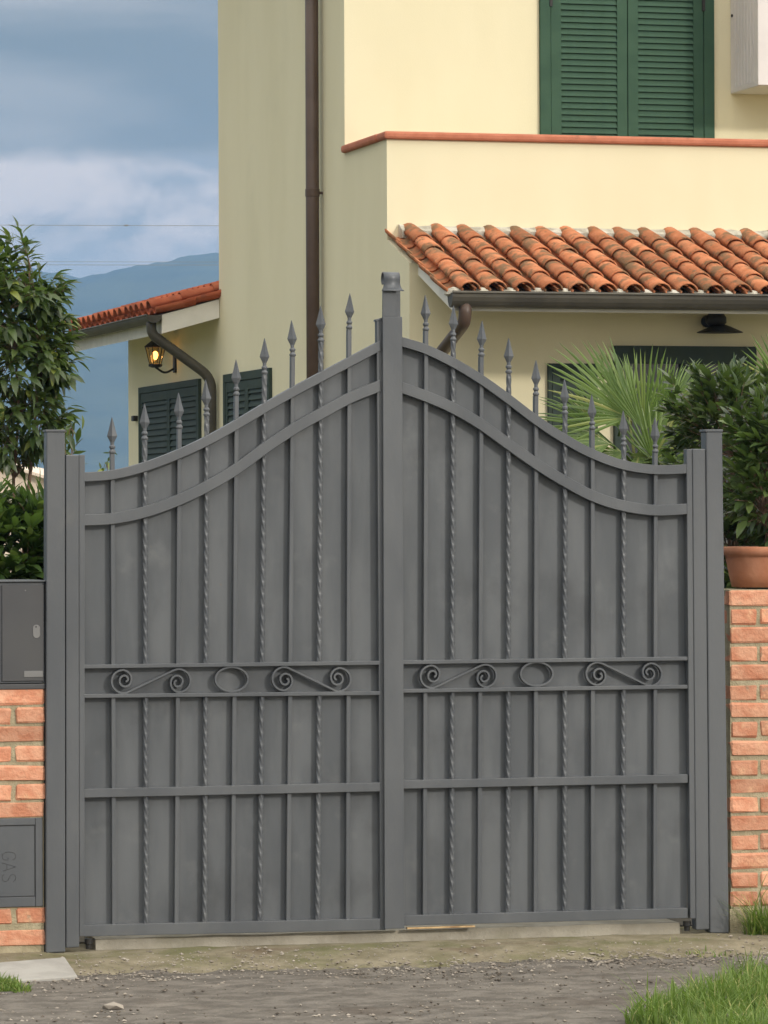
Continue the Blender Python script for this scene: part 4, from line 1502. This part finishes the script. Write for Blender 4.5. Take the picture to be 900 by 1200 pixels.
frond(737, 489, -0.72, -0.70, 0.52, 130, 24, 0.5, 1, 0.05)
frond(755, 505, 0.05, -1.0, 0.44, 95, 22, -0.25, 2, -0.05, 0.1)
frond(715, 520, -0.95, -0.15, 0.33, 120, 18, 0.9, 3, -0.1, 0.5)
frond(730, 530, -0.75, 0.35, 0.36, 110, 18, 0.6, 4, -0.15, 0.6)
frond(765, 525, 0.55, -0.3, 0.36, 120, 18, -0.6, 5, -0.1, 0.4)
frond(750, 530, 0.1, 0.3, 0.32, 120, 18, 0.2, 6, -0.2, 0.5)
frond(790, 470, 0.8, -0.7, 0.32, 120, 18, -0.7, 7, 0.15, 0.3)
frond(735, 470, -0.3, -0.8, 0.33, 120, 20, 0.9, 8, 0.2, 0.3)
frond(700, 505, -0.85, -0.45, 0.36, 120, 20, 0.5, 21, 0.15, 0.45)
frond(725, 500, -0.35, -0.9, 0.40, 110, 22, 0.2, 22, 0.3, 0.3)
frond(778, 498, 0.35, -0.85, 0.38, 110, 22, -0.3, 23, 0.25, 0.25)
frond(688, 530, -0.6, 0.1, 0.30, 130, 18, 0.4, 24, -0.05, 0.7)
frond(765, 540, 0.2, -0.5, 0.34, 140, 20, 0.1, 25, -0.25, 0.5)
# second palm further right
p2b = at(925, 700, 20.3); p2b.z = -0.03
pm2 = empty('fan_palm', p2b)
tag(pm2, 'fan palm leaf tips at the picture edge above the dark evergreen shrub', 'palm')
heart2 = at(925, 500, 20.3) - p2b
MB().tube([Vector((0, 0, 0)), heart2 * 0.5, heart2], [0.06, 0.055, 0.045], 12).build('trunk', M['bark'], pm2, smooth=True)
_pb, _pm, _heart, _Yp = pb, pm_, heart, Yp
pb, pm_, heart, Yp = p2b, pm2, heart2, 20.3
frond(918, 455, -0.45, -0.75, 0.30, 120, 20, 0.2, 11, 0, 0.2)
frond(945, 460, 0.5, -0.7, 0.34, 120, 20, -0.4, 12, 0.1, 0.3)
pb, pm_, heart, Yp = _pb, _pm, _heart, _Yp


# ================================================================ grass, stones and small things on the ground
def grass(name, label, spots, n, hmin, hmax, seed):
    """blades round weighted spots: (u, v, radius in metres across, in depth, weight)"""
    q = random.Random(seed)
    V, Fc = [], []
    tot = sum(s[4] for s in spots)
    o0 = ground_at(spots[0][0], spots[0][1], RZ)
    for _ in range(n):
        r = q.uniform(0, tot)
        for s in spots:
            r -= s[4]
            if r <= 0: break
        c = ground_at(s[0], s[1], RZ)
        a, rr = q.uniform(0, 2 * math.pi), math.sqrt(q.random())
        p = Vector((c.x + math.cos(a) * rr * s[2], c.y + math.sin(a) * rr * s[3], RZ))
        if mnoise.noise(p * 3.1) < -0.25 and q.random() < 0.6: continue
        h = q.uniform(hmin, hmax) * (1.3 - 0.75 * rr) * q.choice((0.6, 0.8, 1, 1, 1.2, 1.5)) * (1 + 0.6 * mnoise.noise(p * 5.0))
        az = q.uniform(0, 2 * math.pi)
        lean = q.uniform(0.1, 1.1)
        wd = q.uniform(0.0016, 0.0034)
        dx, dy = math.cos(az), math.sin(az)
        sx, sy = -dy * wd, dx * wd
        b0 = len(V)
        px, py = p.x - o0.x, p.y - o0.y
        for t, k in ((0, 1.0), (0.45, 0.9), (0.8, 0.55)):
            bx, by, bz = px + dx * lean * h * t * t, py + dy * lean * h * t * t, h * t * (1 - 0.25 * lean * t)
            V += [(bx - sx * k, by - sy * k, bz), (bx + sx * k, by + sy * k, bz)]
        V.append((px + dx * lean * h, py + dy * lean * h, h * (1 - 0.25 * lean)))
        Fc += [(b0, b0 + 1, b0 + 3, b0 + 2), (b0 + 2, b0 + 3, b0 + 5, b0 + 4), (b0 + 4, b0 + 5, b0 + 6)]
    me = bpy.data.meshes.new(name)
    me.from_pydata(V, [], Fc)
    me.materials.append(M['grass'])
    o = link(name, me, None, None, o0)
    return tag(o, label, 'grass', kind='stuff')


grass('grass', 'long green grass growing at the road edge before the brick wall',
      [(850, 1182, 0.16, 0.5, 5), (800, 1190, 0.12, 0.35, 3), (900, 1165, 0.16, 0.6, 5), (760, 1200, 0.08, 0.16, 1.0), (960, 1170, 0.25, 0.8, 4), (1100, 1180, 0.35, 0.6, 4), (860, 1215, 0.25, 0.3, 3)], 7500, 0.05, 0.115, 3)
grass('grass', 'green grass tuft against the foot of the brick wall',
      [(896, 1103, 0.055, 0.05, 3), (930, 1102, 0.12, 0.06, 2), (880, 1104, 0.03, 0.03, 0.5)], 800, 0.08, 0.19, 4)
grass('grass', 'short grass beside the concrete slab at the pillar',
      [(2, 1158, 0.07, 0.16, 3), (-40, 1158, 0.15, 0.2, 3), (24, 1162, 0.04, 0.07, 0.8)], 1100, 0.02, 0.05, 5)
grass('weeds', 'sparse weeds in the joint along the apron near the wall',
      [(830, 1120, 0.10, 0.12, 1), (795, 1112, 0.05, 0.08, 0.5), (118, 1118, 0.02, 0.05, 0.2)], 170, 0.02, 0.05, 6)

# concrete slab by the pillar
cs = [ground_at(-30, 1130, 0.016), ground_at(76, 1121.5, 0.016), ground_at(91, 1143.5, RZ + 0.012), ground_at(12, 1149.5, RZ + 0.012)]
o0 = cs[0].copy(); o0.z = 0
b = MB()
b.add([tuple(p - o0) for p in cs] + [tuple(p - o0 - Vector((0, 0, 0.03))) for p in cs], [(0, 1, 2, 3), (7, 6, 5, 4)] + [(i, i + 4, (i + 1) % 4 + 4, (i + 1) % 4) for i in range(4)])
s_ = b.build('concrete_slab', M['slab'], None, 0.004)
s_.location = o0
tag(s_, 'flat pale concrete slab lying at the foot of the brick pillar', 'slab')


def rock(q, r):
    b = bmesh.new()
    bmesh.ops.create_icosphere(b, subdivisions=1, radius=r)
    for v in b.verts:
        v.co = Vector((v.co.x * q.uniform(.8, 1.4), v.co.y * q.uniform(.8, 1.2), v.co.z * q.uniform(.35, .6)))
    return b


q = random.Random(9)
b = rock(q, 0.032)
me = bpy.data.meshes.new('stone'); b.to_mesh(me); b.free(); me.materials.append(M['stone'])
st = link('stone', me, None, None, ground_at(133, 1183, RZ) + Vector((0, 0, 0.010)))
st.scale = (1.25, 1, 1)
tag(st, 'pale flat stone lying on the road before the gate', 'stone')
def grit(name, label, m, count, sizes, seed, edge_share):
    q = random.Random(seed)
    V, Fc = [], []
    octa = [(0, 2, 4), (2, 1, 4), (1, 3, 4), (3, 0, 4), (2, 0, 5), (1, 2, 5), (3, 1, 5), (0, 3, 5)]
    k = 0
    while k < count:
        if q.random() < edge_share:
            x, y = q.uniform(-0.9, 3.7), -0.68 + q.gauss(0, 0.20)
        else:
            x, y = q.uniform(-1.3, 4.0), q.uniform(-3.8, -0.05)
        if m is M['grit_dark'] and y > -0.62: continue
        if mnoise.noise(Vector((x * 0.9, y * 2.2, 5))) + q.uniform(-0.45, 0.45) < -0.08: continue
        k += 1
        r = q.choice(sizes) * q.uniform(0.7, 1.3)
        z = RZ + 0.03 * max(0, min(1, (y + 0.75) / 0.4)) + r * 0.25 + 0.003
        a, rx, ry, rz = q.uniform(0, 3.1), r * q.uniform(.9, 1.6), r * q.uniform(.7, 1.2), r * q.uniform(.4, .8)
        ca, sa = math.cos(a), math.sin(a)
        b0 = len(V)
        for (ox, oy, oz) in ((rx, 0, 0), (-rx, 0, 0), (0, ry, 0), (0, -ry, 0), (rx * .2, ry * .1, rz), (0, 0, -rz)):
            V.append((x + ox * ca - oy * sa, y + ox * sa + oy * ca, z + oz))
        Fc += [tuple(i + b0 for i in f) for f in octa]
    me = bpy.data.meshes.new(name); me.from_pydata(V, [], Fc); me.materials.append(m)
    o = link(name, me, None, None, GATE.o, (0, 0, GATE.ang))
    return tag(o, label, 'gravel', kind='stuff')


M['grit_dark'] = mat('dark_grit', (0.07, 0.06, 0.05), (0.14, 0.12, 0.10), 3.0, 0.95, spec=0.06)
grit('gravel', 'scattered pale grit along the apron edge and road', M['stone'], 5200, (0.0025, 0.003, 0.0035, 0.004, 0.005, 0.008), 9, 0.45)
grit('gravel', 'dark crumbs of loose asphalt strewn over the road', M['grit_dark'], 1800, (0.003, 0.004, 0.005, 0.007), 10, 0.2)

# ================================================================ haze
hz = MB().box(-7200, 7200, -400, 9200, -1.2, 300)
hm_ = bpy.data.materials.new('air_haze')
hm_.use_nodes = True
t = NT(hm_.node_tree)
vol = t.n('ShaderNodeVolumePrincipled', None, Color=(0.245, 0.47, 0.84), Density=0.00023, Anisotropy=0.0)
t.n('ShaderNodeOutputMaterial', None, Volume=vol)
ho = hz.build('haze', hm_)
tag(ho, 'thin blue air haze over the whole valley', 'haze', kind='stuff')
